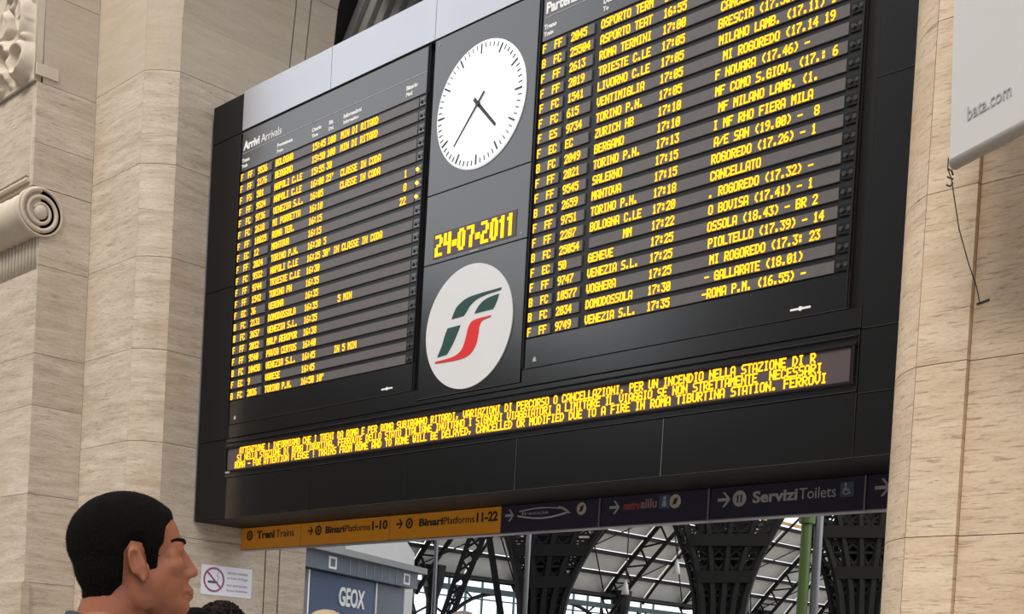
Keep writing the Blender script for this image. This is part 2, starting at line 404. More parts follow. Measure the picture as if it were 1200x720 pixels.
# hanging curl at the corner: ring shaped drop with a hollow, and lobes fanning up
ox, oz = -19.74, 10.90
def arc(x, z, cx_, cz_, r, w, a0, a1, h):
    """ridge along part of a circle"""
    a = math.atan2(z-cz_, x-cx_) % (2*PI); d = math.hypot(x-cx_, z-cz_)
    lo, hi = a0 % (2*PI), a1 % (2*PI)
    inside = lo <= a <= hi if lo < hi else (a >= lo or a <= hi)
    e = 0 if inside else min(abs((a-lo+PI) % (2*PI)-PI), abs((a-hi+PI) % (2*PI)-PI))*r
    return h*math.exp(-((d-r)/w)**2-(e/w)**2)
def carve(x, z):
    rho = math.hypot(x/0.30, z/0.31)
    h = 0.20*math.exp(-((rho-0.72)/0.30)**2)+0.05*math.exp(-(rho/0.22)**2)
    h = max(h, arc(x, z, -0.26, 0.62, 0.46, 0.10, -0.9, 0.7, 0.20), arc(x, z, 0.46, 0.70, 0.50, 0.09, 2.2, 4.1, 0.17))
    h = max(h, arc(x, z, 0.12, 0.52, 0.15, 0.055, 0.2, 2.6, 0.17), arc(x, z, 0.10, 0.85, 0.20, 0.06, 0.0, 2.4, 0.16))
    h = max(h, arc(x, z, -0.55, 0.15, 0.22, 0.10, 0.3, 4.2, 0.20), arc(x, z, -0.60, 0.66, 0.20, 0.08, 4.0, 1.2, 0.18), arc(x, z, -0.62, -0.22, 0.16, 0.08, 0.5, 3.5, 0.15))
    h = max(h, arc(x, z, -0.35, 1.05, 0.25, 0.09, 5.2, 2.5, 0.17), arc(x, z, 0.22, 1.25, 0.2, 0.08, 1.0, 5.0, 0.16))
    n = noise.noise(Vector((x*7, z*7, 0.3)))
    return max(0.0, h+0.025*n+0.02*math.sin(26*math.hypot(x+0.3, z-0.5)))
gx, gz = 90, 120; vs = []; fs = []
for j_ in range(gz+1):
    for i_ in range(gx+1):
        x = -1.05+i_/gx*1.38; z = -0.36+j_/gz*1.85
        edge = min(1.0, i_/6, (gx-i_)/6, j_/6)
        vs.append((ox+x, 8.985-carve(x, z)*edge, oz+z))
for j_ in range(gz):
    for i_ in range(gx): a = j_*(gx+1)+i_; fs.append((a, a+1, a+gx+2, a+gx+1))
MB().add(vs, fs).build('acanthus_relief', 'stone_carved', wl, smooth=True)
MB().box(-19.47, -19.37, 9.0, 9.36, 10.62, 10.80).build('ornament_base', 'stone_carved', wl)

# right pier
zR = courses(4.42, 1.385, FLOOR, ZS)
slabs(wr, [(XR, YF+J), (XR+0.07, YF+J), (XR+0.07, YBACK), (XR, YBACK)], zR, 'travertine_warm')
slabs(wr, chamfer_plan(XR, YF, -1), zR, 'travertine_warm')
slabs(wr, [(-5.255, YFACE), (-5.255, YFACE+0.10), (-4.835, YFACE+0.10), (-4.835, YFACE)], zR, 'travertine_warm')
slabs(wr, [(-4.83, YFACE+0.05), (-4.83, YFACE+0.10), (-3.785, YFACE+0.10), (-3.785, YFACE+0.05)], zR, 'travertine_warm')
slabs(wr, [(-3.78, 9.10), (-3.78, YFACE-J), (-3.71, YFACE-J), (-3.71, 9.10)], zR, 'travertine_warm')
slabs(wr, [(-3.775, 9.095), (-3.775, 9.17), (0.5, 9.17), (0.5, 9.095)], zR, 'travertine_warm')

# arch above the springing, and the wall it is cut through
wf = tag(MB(), ) if False else None
segs = 16
def ap(o, a): return (XC-(RAD+o)*math.cos(a), ZS+(RAD+o)*math.sin(a))
mbf = MB()
for k in range(segs):
    a0, a1 = PI*k/segs, PI*(k+1)/segs
    p, q = ap(CH, a0), ap(CH, a1)
    def out(a):   # where the radial line meets the wall's outer rectangle
        c, s_ = -math.cos(a), math.sin(a); R = 1e9
        if abs(c) > 1e-6: R = min(R, 7.9/abs(c))
        if s_ > 1e-6: R = min(R, (ZTOP-ZS)/s_)
        return (XC+c*R, ZS+s_*R)
    r_, t_ = out(a1), out(a0)
    mbf.plate([p, q, r_, t_], YFACE+0.004, 10.35)
wf = tag(mbf.build('wall_front', 'stone_smooth'), 'stone wall around the great arch above the board', 'wall', kind='structure')
for k in range(segs):
    a0, a1 = PI*k/segs+(0.0006 if k else 0), PI*(k+1)/segs-0.0006
    for (ya, yb) in ((YF, 12.375), (12.40, 12.655), (12.68, YBACK)):
        vs = []
        for y in (ya, yb):
            for o, a in ((0, a0), (0, a1), (0.3, a1), (0.3, a0)):
                x, z = ap(o, a); vs.append((x, y, z))
        MB().add(vs, [(0,1,2,3),(7,6,5,4),(0,4,5,1),(1,5,6,2),(2,6,7,3),(3,7,4,0)]).build('voussoir', 'stone_smooth', wf)
    vs = []
    for o, y in ((0, YF), (CH, YFACE), (CH, YF+0.1), (0.05, YF+0.1)):
        for a in (a0, a1):
            x, z = ap(o, a); vs.append((x, y, z))
    MB().add(vs, [(0,1,3,2),(2,3,5,4),(4,5,7,6),(6,7,1,0),(0,2,4,6),(1,7,5,3)]).build('voussoir', 'stone_smooth', wf)
# ribbed slope of the roof behind the arch
rr = empty('roof_slope', (-19, 15, 12), 'dark ribbed roof slope seen through the arch above the board', 'roof', kind='structure')
MB().plate([(-27, 12.0), (-8, 12.0), (-4, 22), (-23, 22)], 16.5, 16.7).build('roof_deck', 'dark_void', rr)
for k in range(-3, 14):
    x = -20.8+0.48*k
    MB().bar((x-0.9, 16.38, 12.93), (x+2.6, 16.38, 17.9), 0.24, 0.20).build('roof_rib', 'slope_rib', rr)
MB().bar((-19.9, 16.1, 15.2), (-16.5, 16.1, 13.9), 0.3, 0.22).build('roof_beam', 'dark_void', rr)
MB().bar((-22.1, 16.1, 13.4), (-19.9, 16.1, 17.0), 0.45, 0.34).build('roof_beam', 'dark_void', rr)

# ================================================================== THE DEPARTURE BOARD
BX0, BX1, BZ0, BZ1, BY = -17.525, -5.66, 3.93, 10.25, 11.0
ZF = 9.67
cas = empty('display_casing', (-11.6, 11.6, BZ0), 'huge glossy black casing of the departure board with a silver top strip', 'board casing')
MB().box(BX0, BX1, BY+0.05, 12.25, BZ0+0.03, BZ1-0.03).build('core', 'black_frame', cas)
MB().box(BX0, BX1, BY+0.012, 12.25, BZ0, BZ0+0.03).build('underside', 'black_matte', cas)
g = 0.004
def panel(x0, x1, z0, z1, y=BY, m='black_panel', name='casing_panel', parent=None):
    return MB().box(x0+g, x1-g, y, BY+0.05, z0+g, z1-g, bev=0.004).build(name, m, parent or cas)
zsp = [BZ0, 5.12, 7.41, 9.67, BZ1]
for a, b in zip(zsp[:-1], zsp[1:]): panel(BX0+0.02, -16.68, a, b, m='black_matte')
for a, b in zip([BZ0, 4.52, 5.116, 7.41, 9.67, BZ1][:-1], [BZ0, 4.52, 5.116, 7.41, 9.67, BZ1][1:]): panel(-6.34, BX1, a, b)
xs = [-16.68, -14.62, -12.60, -10.67, -8.55, -6.34]
for a, b in zip(xs[:-1], xs[1:]):
    panel(a, b, BZ0, 4.545)
panel(-16.68, -12.47, 5.13, 5.33); panel(-12.47, -10.66, 5.13, 5.19); panel(-10.66, -6.34, 5.13, 5.33)
xf = [-16.66, -14.555, -12.45, -10.35, -8.25, -6.34]
for a, b in zip(xf[:-1], xf[1:]):
    MB().box(a+g, b-g, BY-0.03, BY+0.05, ZF+g, BZ1).build('fascia_panel', 'fascia_metal', cas)
MB().box(BX0, BX0+0.018, BY-0.01, BY+0.1, BZ0, BZ1-0.2).build('edge_trim', 'sign_rail', cas)

ZR20, PITCHR, RH = 5.748, 0.1703, 0.104
def rowz(k): return ZR20+PITCHR*(20-k)
CP = 0.0603
def timetable(name, label, x0, title, subtitle, rows, heads, lit):
    x1 = x0+4.18; base = x0+0.07
    t = empty(name, (x0+2.1, BY, 5.33), label, 'display board')
    MB().box(x0, x1, BY+0.012, BY+0.05, 5.33+g, ZF-g).build('back_panel', 'row_gap', t)
    MB().box(x0+g, x1-g, BY-0.002, BY+0.03, 9.075, ZF-2*g, bev=0.004).build('header_panel', 'black_panel', t)
    MB().box(x0+g, x1-g, BY-0.002, BY+0.03, 5.33+g, 5.675, bev=0.004).build('foot_panel', 'black_panel', t)
    for xa in (x0+0.012, x1-0.03):
        MB().box(xa, xa+0.02, BY-0.02, BY+0.03, 5.34, ZF-0.02).build('frame_bar', 'black_frame', t)
    MB().box(base, x1-0.05, BY-0.006, BY, 9.335, 9.343).build('header_rule', 'print_grey', t)
    lettering('title', title, base+0.02, BY-0.003, 9.385, 0.17, 'print_white', t, bold=0.035, width=len(title)*0.068)
    lettering('title', subtitle, base+0.03+len(title)*0.0735, BY-0.003, 9.385, 0.165, 'print_white', t, width=len(subtitle)*0.062)
    for hx, ha, hb in heads:
        lettering('column_heading', ha, base+hx, BY-0.003, 9.205, 0.075, 'print_white', t, bold=0.035)
        lettering('column_heading', hb, base+hx, BY-0.003, 9.125, 0.068, 'print_white', t, bold=0.03)
    for k, (c1, c2, dest, tm, notes, plat) in enumerate(rows, 1):
        z = rowz(k); y0 = BY-0.006
        for xa, xb in ((0.0, 0.335), (0.425, 0.755), (0.865, 3.935)):
            pass
        r = MB().box(base+0.865, base+3.935, y0, BY+0.02, z-RH/2-0.004, z+RH/2+0.004).build('display_row', 'row_strip', t)
        for xa, xb in ((-0.005, 0.345), (0.425, 0.765)):
            MB().box(base+xa, base+xb, y0, BY+0.02, z-RH/2-0.004, z+RH/2+0.004).build('row_cell', 'row_strip', r)
        mb = MB(); yl = y0-0.004
        led(mb, c1, base+0.0, yl, z, CP, RH-0.008); led(mb, c2, base+0.43, yl, z, CP, RH-0.008)
        led(mb, dest, base+0.87, yl, z, CP, RH-0.008); led(mb, tm, base+1.735, yl, z, CP, RH-0.008)
        for nx, s in notes: led(mb, s, base+nx, yl, z, CP, RH-0.008)
        if plat: led(mb, plat, base+3.79-0.06*len(plat), yl, z, CP, RH-0.008)
        tag(mb.build('led_text', 'led_amber', r), kind='stuff')
        for q, lx in enumerate((3.985, 4.06)):
            m = 'lamp_amber' if (k in lit and q == 0) else 'lamp_dark'
            MB().disc(base+lx, z, 0.022, BY-0.022, BY+0.012, 12).build('status_lamp', m, t)
        MB().box(base+3.955, base+4.095, BY-0.004, BY+0.012, z-RH/2, z+RH/2).build('lamp_plate', 'black_panel', t)
    # maker's mark and small triangle on the foot panel
    MB().plate([(base+0.10, 5.40), (base+0.16, 5.40), (base+0.14, 5.455), (base+0.11, 5.44)], BY-0.007, BY-0.002).build('corner_mark', 'print_grey', t)
    mk = MB().box(x1-0.62, x1-0.40, BY-0.007, BY-0.002, 5.405, 5.425); mk.disc(x1-0.51, 5.415, 0.022, BY-0.008, BY-0.002, 12); mk.build('corner_mark', 'print_white', t)
    return t
heads = [(0.0, 'Treno', 'Train'), (0.88, 'Destinazione', 'To'), (1.70, 'Orario', 'Time'), (2.08, 'Rit.', 'Del.'), (2.40, 'Informazioni', 'Information'), (3.68, 'Binario', 'Platf.')]
def hd(h): return [tuple(x) for x in h]
dep = [
 ('F  FF','2045','OSPORTO TERM','16.50',[],''), ('B  FC','25504','ASPORTO TEAT','16:55',[],''),
 ('F  FF','2613','ROMA TERMINI','17:00',[(2.47,'CANCELLATO')],''), ('F  FF','2019','TRIESTE C.LE','17:05',[(2.45,'BRESCIA (17.53) -')],''),
 ('F  FC','1541','LIVORNO C.LE','17:05',[(2.47,'MILANO LAMB. (17.11) 1')],''), ('F  FC','615','VENTIMIGLIA','17:05',[(2.53,'MI ROGOREDO (17.14 19')],''),
 ('F  ES','9734','TORINO P.N.','17:05',[(2.45,'F NOVARA (17.46) -')],''), ('F  EC','EC','ZURICH HB','17:10',[(2.46,'MF COMO S.GIOV. (17.: 6')],''),
 ('B  FC','2049','BERGAMO','17:10',[(2.51,'MF MILANO LAMB. (1.')],''), ('F  FF','2021','TORINO P.N.','17:13',[(2.46,'I MF RHO FIERA MILA')],''),
 ('F  FF','9545','SALERNO','17:15',[(2.48,'A/E SAN (19.00) -  8')],''), ('B  FC','2659','MANTOVA','17:15',[(2.46,'ROGOREDO (17.26) - 1')],''),
 ('F  FF','9751','TORINO P.N.','17:18',[(2.46,'CANCELLATO')],''), ('F  FF','2287','BOLOGNA C.LE','17:20',[(2.45,'. ROGOREDO (17.32) -')],''),
 ('B  FC','25054','        MM','17:22',[(2.46,'O BOVISA (17.41) - 1')],''), ('F  EC','50','GENEVE','17:25',[(2.46,'OSSOLA (18.43) - BR 2')],''),
 ('F  FF','9747','VENEZIA S.L.','17:25',[(2.48,'PIOLTELLO (17.39) - 14')],''), ('B  FC','10577','VOGHERA','17:25',[(2.51,'MI ROGOREDO (17.3: 23')],''),
 ('B  FC','2034','DOMODOSSOLA','17:30',[(2.46,'- GALLARATE (18.01)')],''), ('F  FF','9749','VENEZIA S.L.','17:35',[(2.44,'-ROMA P.M. (16.55) -')],'')]
arr = [
 ('F  FF','9536','BOLOGNA','15:45',[(2.08,'100'),(2.37,'MIN DI RITARD')],''), ('F  FF','2176','BERGAMO','15:50',[(2.08,'100'),(2.37,'MIN DI RITARD')],''),
 ('F  FS','501','NAPOLI C.LE','15:55',[(2.08,'30')],''), ('F  FF','9524','NAPOLI C.LE','16:00',[(2.08,"25'"),(2.40,'CLASSE IN CODA')],''),
 ('F  FC','9736','VENEZIA S.L.','16:05',[(2.40,'CLASSE IN CODA')],''), ('F  FC','2618','MI PORRETTA','16:10',[],'1'),
 ('F  FF','10825','ROMA TER.','16:15',[],'8'), ('F  EC','12','MANTOVA','16:15',[],'22'),
 ('F  FF','2024','TORINO P.N.','16:20',[(2.10,'5')],''), ('F  FC','9532','NAPOLI C.LE','16:25',[(2.09,"30' IN CLASSE IN CODA")],''),
 ('F  FF','9744','TRIESTE C.LE','16:30',[],''), ('F  FF','1542','TORINO PN','16:35',[],''),
 ('F  EC','36','VERONA','16:35',[],''), ('B  FC','2131','DOMODOSSOLA','16:35',[(2.48,'5 MIN')],''),
 ('B  FC','2657','VENEZIA S.L.','16:35',[],''), ('F  FF','2032','MALP AEROPOR','16:38',[],''),
 ('F  FF','9540','PAVIA CERTOS','16:40',[],''), ('B  FC','10458','VENEZIA S.L.','16:45',[(2.45,'IN 5 MIN')],''),
 ('F  EC','9','VARESE','16:45',[],''), ('B  FC','2026','TORINO P.N.','16:50',[(2.09,"10'")],'')]
timetable('departures_board', 'large amber departures timetable with twenty rows, right of the clock', -10.66, 'Partenze', 'Departures', dep, heads, ())
h2 = list(heads); h2[1] = (0.88, 'Provenienza', 'From')
timetable('arrivals_board', 'smaller-looking amber arrivals timetable left of the clock, some rows empty at right', -16.73, 'Arrivi', 'Arrivals', arr, h2, (6, 7, 8))

# ---- clock, date and emblem between the two timetables
MX0, MX1 = -12.46, -10.675
ck = empty('station_clock', (-11.57, BY, 7.73), 'round white analogue clock with black hands on a dark panel above the date', 'clock')
MB().box(MX0+g, MX1-g, BY-0.012, BY+0.05, 7.73+g, ZF-g, bev=0.006).build('mounting_panel', 'black_panel', ck)
cx, cz, cr = -11.571, 8.625, 0.752
fc = MB()
rings = [(cr, BY-0.014), (cr, BY-0.035), (cr*0.985, BY-0.045), (cr*0.6, BY-0.052), (0.001, BY-0.054)]
nn = 72; vs = []; fs = []
for r, y in rings: vs += [(cx+r*math.sin(2*PI*k/nn), y, cz+r*math.cos(2*PI*k/nn)) for k in range(nn)]
for i in range(len(rings)-1):
    for k in range(nn): fs.append((i*nn+k, i*nn+(k+1)%nn, (i+1)*nn+(k+1)%nn, (i+1)*nn+k))
face = fc.add(vs, fs).build('clock_face', 'clock_white', ck, smooth=True)
for k in range(60):
    a = 2*PI*k/60; big = k % 5 == 0
    r0, r1, w = (cr*0.80, cr*0.955, 0.020) if big else (cr*0.875, cr*0.955, 0.0095)
    s_, c_ = math.sin(a), math.cos(a)
    pl = [(cx+r*s_+u*c_, cz+r*c_-u*s_) for r, u in ((r0, -w/2), (r0, w/2), (r1, w/2), (r1, -w/2))]
    MB().plate(pl, BY-0.056, BY-0.047).build('tick_mark', 'clock_black', face)
def hand(ang, r0, r1, w0, w1, y, nm):
    a = math.radians(ang); s_, c_ = math.sin(a), math.cos(a)
    pl = [(cx+r*s_+u*c_, cz+r*c_-u*s_) for r, u in ((-r0, -w0/2), (-r0, w0/2), (r1, w1/2), (r1, -w1/2))]
    MB().plate(pl, y-0.006, y).build(nm, 'clock_black', ck)
hand(136.5, 0.11, 0.46, 0.045, 0.035, BY-0.060, 'hour_hand')
hand(-137.5, 0.16, 0.565, 0.034, 0.022, BY-0.069, 'minute_hand')
MB().disc(cx, cz, 0.03, BY-0.08, BY-0.055, 20).build('hand_boss', 'clock_black', ck)
MB().disc(MX0+0.09, ZF-0.08, 0.012, BY-0.018, BY-0.011, 10).build('panel_screw', 'print_grey', ck)

dt = empty('date_display', (-11.57, BY, 6.86), 'dark panel with the amber LED date below the clock', 'display')
MB().box(MX0+g, MX1-g, BY-0.012, BY+0.05, 6.86+g, 7.73-g, bev=0.006).build('mounting_panel', 'black_panel', dt)
MB().box(-12.29, -10.86, BY-0.018, BY-0.010, 6.915, 7.225).build('display_window', 'ticker_face', dt)
mb = MB()
BIG = {'0':['01110','11011','11011','11011','11011','11011','01110'],'1':['0110','1110','0110','0110','0110','0110','0110'],'2':['11110','00011','00011','01110','11000','11000','11111'],
 '4':['11011','11011','11011','11111','00011','00011','00011'],'7':['11111','00011','00011','00110','00110','00110','00110'],'-':['000','000','000','111','111','000','000']}
cw = 0.0278; chh = 0.262/7; xx = -12.255
for ch in '24-07-2011':
    B_ = BIG[ch]
    for r, line in enumerate(B_):
        for c, v in enumerate(line):
            if v == '1':
                x0 = xx+c*cw; z1 = 7.200-r*chh
                mb.add([(x0, BY-0.021, z1-chh), (x0+cw, BY-0.021, z1-chh), (x0+cw, BY-0.021, z1), (x0, BY-0.021, z1)], [(0,1,2,3)])
    xx += (len(B_[0])+(0.85 if ch != '-' else 0.6))*cw
kx = 1.355/(xx-0.02+12.255)
mb.v = [(-12.255+(v[0]+12.255)*kx, v[1], v[2]) for v in mb.v]
tag(mb.build('led_text', 'led_amber', dt), kind='stuff')
MB().box(-11.62, -11.48, BY-0.018, BY-0.011, 6.878, 6.892).build('maker_mark', 'print_grey', dt)
MB().disc(MX1-0.1, 6.93, 0.012, BY-0.018, BY-0.011, 10).build('panel_screw', 'print_grey', dt)

em = empty('emblem_panel', (-11.57, BY, 5.19), 'dark panel with a pale disc carrying a green and red emblem', 'emblem')
MB().box(MX0+g, MX1-g, BY-0.012, BY+0.05, 5.19+g, 6.86-g, bev=0.006).build('mounting_panel', 'black_panel', em)
ex, ez = -11.58, 5.975
dsc = MB().disc(ex, ez, 0.748, BY-0.028, BY-0.011, 72).build('emblem_disc', 'emblem_white', em)
def curve(pts, n=4):
    out = []; P = [Vector((p[0], p[1], 0)) for p in pts]
    for k in range(len(P)-1):
        p0 = P[max(k-1,0)]; p1 = P[k]; p2 = P[k+1]; p3 = P[min(k+2,len(P)-1)]
        for i in range(n):
            u = i/n; v = 0.5*((2*p1)+(-p0+p2)*u+(2*p0-5*p1+4*p2-p3)*u*u+(-p0+3*p1-3*p2+p3)*u**3); out.append((v.x, v.y))
    return out+[(P[-1].x, P[-1].y)]
def emb(nm, m, side_a, side_b):
    pl = curve(side_a)+curve(side_b)
    MB().plate([(ex+x, ez+z) for x, z in pl], BY-0.034, BY-0.027).build(nm, m, dsc)
emb('green_stroke', 'emblem_green', [(-0.289,0.135),(-0.234,0.235),(-0.165,0.295),(-0.03,0.345),(0.15,0.362),(0.549,0.370)], [(0.535,0.343),(0.31,0.333),(0.14,0.305),(0.03,0.25),(-0.03,0.185),(-0.075,0.140)])
emb('green_stroke', 'emblem_green', [(0.112,0.138),(0.17,0.21),(0.25,0.262),(0.36,0.290),(0.515,0.302)], [(0.49,0.24),(0.46,0.185),(0.425,0.140)])
emb('green_stroke', 'emblem_green', [(-0.516,-0.30),(-0.44,-0.17),(-0.40,-0.06),(-0.352,0.030)], [(-0.127,0.036),(-0.175,-0.06),(-0.25,-0.18),(-0.341,-0.287)])
emb('red_stroke', 'emblem_red', [(-0.551,-0.351),(-0.35,-0.345),(-0.19,-0.325),(-0.08,-0.265),(-0.02,-0.14),(0.01,-0.03),(0.06,0.04),(0.16,0.065),(0.399,0.068)],
    [(0.384,0.051),(0.26,0.035),(0.21,-0.02),(0.197,-0.12),(0.16,-0.25),(0.07,-0.34),(-0.06,-0.375),(-0.25,-0.382),(-0.549,-0.372)])

# ---- scrolling message strip
tk = empty('message_ticker', (-11.5, BY, 4.56), 'long amber three-line LED message strip below the timetables', 'display')
MB().box(-16.72, -6.345, BY-0.005, BY+0.05, 4.55, 5.12, bev=0.004).build('ticker_panel', 'black_panel', tk)
for a, b, c, d in ((-16.70, -6.36, 4.615, 4.645), (-16.70, -6.36, 4.968, 5.0), (-16.70, -6.36, 5.05, 5.065)):
    MB().box(a, b, BY-0.035, BY, c, d, bev=0.006).build('frame_bar', 'black_frame', tk)
for a in (-16.70, -6.40):
    MB().box(a, a+0.03, BY-0.034, BY, 4.645, 4.968).build('frame_bar', 'black_frame', tk)
scr = MB().box(-16.655, -6.42, BY-0.012, BY+0.01, 4.648, 4.966).build('ticker_screen', 'ticker_face', tk)
T1 = 'ATTENZIONE ! INFORMIAMO CHE I TRENI DA ROMA E PER ROMA SUBIRANNO RITARDI, VARIAZIONI DI PERCORSO O CANCELLAZIONI, PER UN INCENDIO NELLA STAZIONE DI R'
T2 = 'SI NELLA STAZIONE DI ROMA TIBURTINA. FERROVIE DELLO STATO ITALIANE INVITANO I SIGNORI VIAGGIATORI A LIMITARE IL VIAGGIO SE NON STRETTAMENTE  NECESSARI'
T3 = 'ROMA - FOR ATTENTION PLEASE ! TRAINS FROM ROME AND TO ROME WILL BE DELAYED, CANCELLED OR MODIFIED DUE TO A FIRE IN ROMA TIBURTINA STATION. FERROVI'
for s, x0, x1, z in ((T1, -16.34, -6.775, 4.914), (T2, -16.40, -6.70, 4.811), (T3, -16.45, -6.645, 4.709)):
    led(MB(), s, x0, BY-0.016, z, (x1-x0)/len(s), 0.094).build('led_text', 'led_amber', scr)['kind'] = 'stuff'
MB().box(-16.66, -16.56, BY-0.04, BY-0.005, 4.602, 4.622).build('maker_mark', 'print_grey', tk)

# ================================================================== DIRECTION SIGNS under the board
SY, SZ0, SZ1 = 11.85, 3.572, 3.925
def sign(x0, x1, m, label):
    t = empty('direction_sign', ((x0+x1)/2, SY+0.07, SZ0), label, 'sign', 'direction signs hung under the departure board')
    MB().box(x0+0.006, x1-0.006, SY, SY+0.14, SZ0+0.012, SZ1, bev=0.004).build('sign_panel', m, t)
    MB().box(x0, x1, SY-0.006, SY+0.15, SZ0, SZ0+0.012).build('bottom_rail', 'sign_rail', t)
    return t
def arrow(t, x, z, s, m, name='arrow'):
    mb = MB(); h = s/2; w = s*0.10
    mb.plate([(x-h, z-w), (x+h*0.75, z-w), (x+h*0.75, z+w), (x-h, z+w)], SY-0.006, SY)
    mb.plate([(x+h, z), (x+h*0.1, z+h), (x-h*0.25, z+h), (x+h*0.62, z), (x-h*0.25, z-h), (x+h*0.1, z-h)], SY-0.007, SY-0.001)
    mb.build(name, m, t)
def trainicon(t, x, z, r, m):
    MB().ring(x, z, r*0.62, r, SY-0.006, SY, 28).build('track_icon', m, t)
    MB().box(x-r*0.22, x+r*0.22, SY-0.006, SY, z-r*0.35, z+r*0.4).build('track_icon', m, t)
def pict(t, x, z, w, m, body=None, bm='print_white'):
    p = MB().box(x-w/2, x+w/2, SY-0.006, SY, z-w/2, z+w/2).build('pictogram', m, t)
    return p
o1 = sign(-17.475, -15.906, 'sign_orange', 'leftmost orange sign reading Treni Trains with a track icon')
trainicon(o1, -17.23, 3.80, 0.078, 'sign_black')
lettering('lettering', 'Treni', -17.03, SY, 3.745, 0.165, 'sign_black', o1, bold=0.03, width=0.46)
lettering('lettering', 'Trains', -16.53, SY, 3.745, 0.165, 'sign_black', o1, width=0.46)
o2 = sign(-15.906, -13.868, 'sign_orange', 'orange sign reading Binari Platforms 1-10 with an arrow')
arrow(o2, -15.66, 3.80, 0.12, 'sign_black'); trainicon(o2, -15.47, 3.80, 0.072, 'sign_black')
lettering('lettering', 'Binari', -15.30, SY, 3.75, 0.14, 'sign_black', o2, bold=0.03, width=0.44)
lettering('lettering', 'Platforms', -14.84, SY, 3.75, 0.135, 'sign_black', o2, width=0.56)
lettering('lettering', '1-10', -14.24, SY, 3.75, 0.17, 'sign_black', o2, bold=0.03, width=0.33)
o3 = sign(-13.868, -11.705, 'sign_orange', 'orange sign reading Binari Platforms 11-22 with an arrow')
arrow(o3, -13.65, 3.80, 0.13, 'sign_black'); trainicon(o3, -13.45, 3.80, 0.072, 'sign_black')
lettering('lettering', 'Binari', -13.25, SY, 3.75, 0.14, 'sign_black', o3, bold=0.03, width=0.47)
lettering('lettering', 'Platforms', -12.76, SY, 3.75, 0.135, 'sign_black', o3, width=0.58)
lettering('lettering', '11-22', -12.14, SY, 3.75, 0.17, 'sign_black', o3, bold=0.03, width=0.38)
n1 = sign(-11.705, -10.061, 'sign_navy', 'navy sign with a pale swoosh train drawing beside the orange signs')
arrow(n1, -11.55, 3.80, 0.15, 'print_grey')
sw = [(-11.40+0.82*k/14, 3.785-0.045*math.sin(PI*k/14)) for k in range(15)]
sw2 = [(-11.38+0.70*k/14, 3.83+0.025*math.sin(PI*k/14)) for k in range(15)]
MB().tube([(x, SY-0.006, z) for x, z in sw], 0.012, 6).build('train_drawing', 'print_grey', n1)
MB().tube([(x, SY-0.006, z+0.01) for x, z in sw2], 0.008, 6).build('train_drawing', 'print_grey', n1)
MB().plate([(-10.72, 3.87), (-10.62, 3.84), (-10.53, 3.775), (-10.56, 3.77), (-10.66, 3.825), (-10.74, 3.85)], SY-0.008, SY).build('train_drawing', 'print_grey', n1)
lettering('lettering', 'freccia', -11.34, SY, 3.79, 0.055, 'print_grey', n1, width=0.45)
MB().disc(-10.36, 3.815, 0.075, SY-0.006, SY, 28).build('round_emblem', 'pict_cream', n1)
MB().plate([(-10.395, 3.775), (-10.37, 3.845), (-10.32, 3.855), (-10.345, 3.785)], SY-0.009, SY-0.005).build('round_emblem', 'sign_navy', n1)
MB().box(-10.085, -10.068, SY-0.012, SY+0.1, SZ0, SZ1).build('divider', 'sign_rail', n1)
n2 = sign(-10.061, -8.516, 'sign_navy', 'navy sign with red wording, blue pictogram and round emblem')
arrow(n2, -9.85, 3.80, 0.15, 'print_grey')
lettering('lettering', 'metro', -9.72, SY, 3.765, 0.13, 'pict_red', n2, bold=0.02, width=0.24)
lettering('lettering', 'alilu', -9.47, SY, 3.765, 0.15, 'pict_pink', n2, bold=0.02, width=0.23)
pb = pict(n2, -9.13, 3.82, 0.15, 'pict_blue')
MB().disc(-9.13, 3.86, 0.02, SY-0.009, SY-0.005, 12).build('figure', 'print_grey', pb)
MB().plate([(-9.16, 3.765), (-9.10, 3.765), (-9.11, 3.835), (-9.15, 3.835)], SY-0.009, SY-0.005).build('figure', 'print_grey', pb)
MB().disc(-8.985, 3.815, 0.078, SY-0.006, SY, 28).build('round_emblem', 'pict_cream', n2)
MB().plate([(-9.02, 3.775), (-8.995, 3.845), (-8.945, 3.855), (-8.97, 3.785)], SY-0.009, SY-0.005).build('round_emblem', 'sign_navy', n2)
MB().box(-8.54, -8.523, SY-0.012, SY+0.1, SZ0, SZ1).build('divider', 'sign_rail', n2)
n3 = sign(-8.516, -6.652, 'sign_navy', 'navy sign reading Servizi Toilets with arrow and wheelchair pictogram')
arrow(n3, -8.33, 3.79, 0.16, 'print_grey')
MB().disc(-8.135, 3.79, 0.085, SY-0.006, SY, 28).build('round_pictogram', 'print_grey', n3)
MB().box(-8.165, -8.148, SY-0.009, SY-0.005, 3.745, 3.83).build('round_pictogram', 'sign_navy', n3)
MB().box(-8.12, -8.103, SY-0.009, SY-0.005, 3.745, 3.83).build('round_pictogram', 'sign_navy', n3)
lettering('lettering', 'Servizi', -7.97, SY, 3.735, 0.165, 'print_grey', n3, bold=0.03, width=0.54)
lettering('lettering', 'Toilets', -7.41, SY, 3.735, 0.165, 'print_grey', n3, width=0.42)
pw = pict(n3, -6.865, 3.80, 0.15, 'pict_blue')
MB().disc(-6.885, 3.85, 0.014, SY-0.009, SY-0.005, 12).build('wheelchair', 'print_grey', pw)
MB().ring(-6.875, 3.782, 0.028, 0.038, SY-0.009, SY-0.005, 20).build('wheelchair', 'print_grey', pw)
MB().plate([(-6.893, 3.835), (-6.878, 3.835), (-6.874, 3.80), (-6.84, 3.797), (-6.825, 3.755), (-6.838, 3.752), (-6.85, 3.786), (-6.89, 3.788)], SY-0.009, SY-0.005).build('wheelchair', 'print_grey', pw)
MB().box(-6.676, -6.659, SY-0.012, SY+0.1, SZ0, SZ1).build('divider', 'sign_rail', n3)
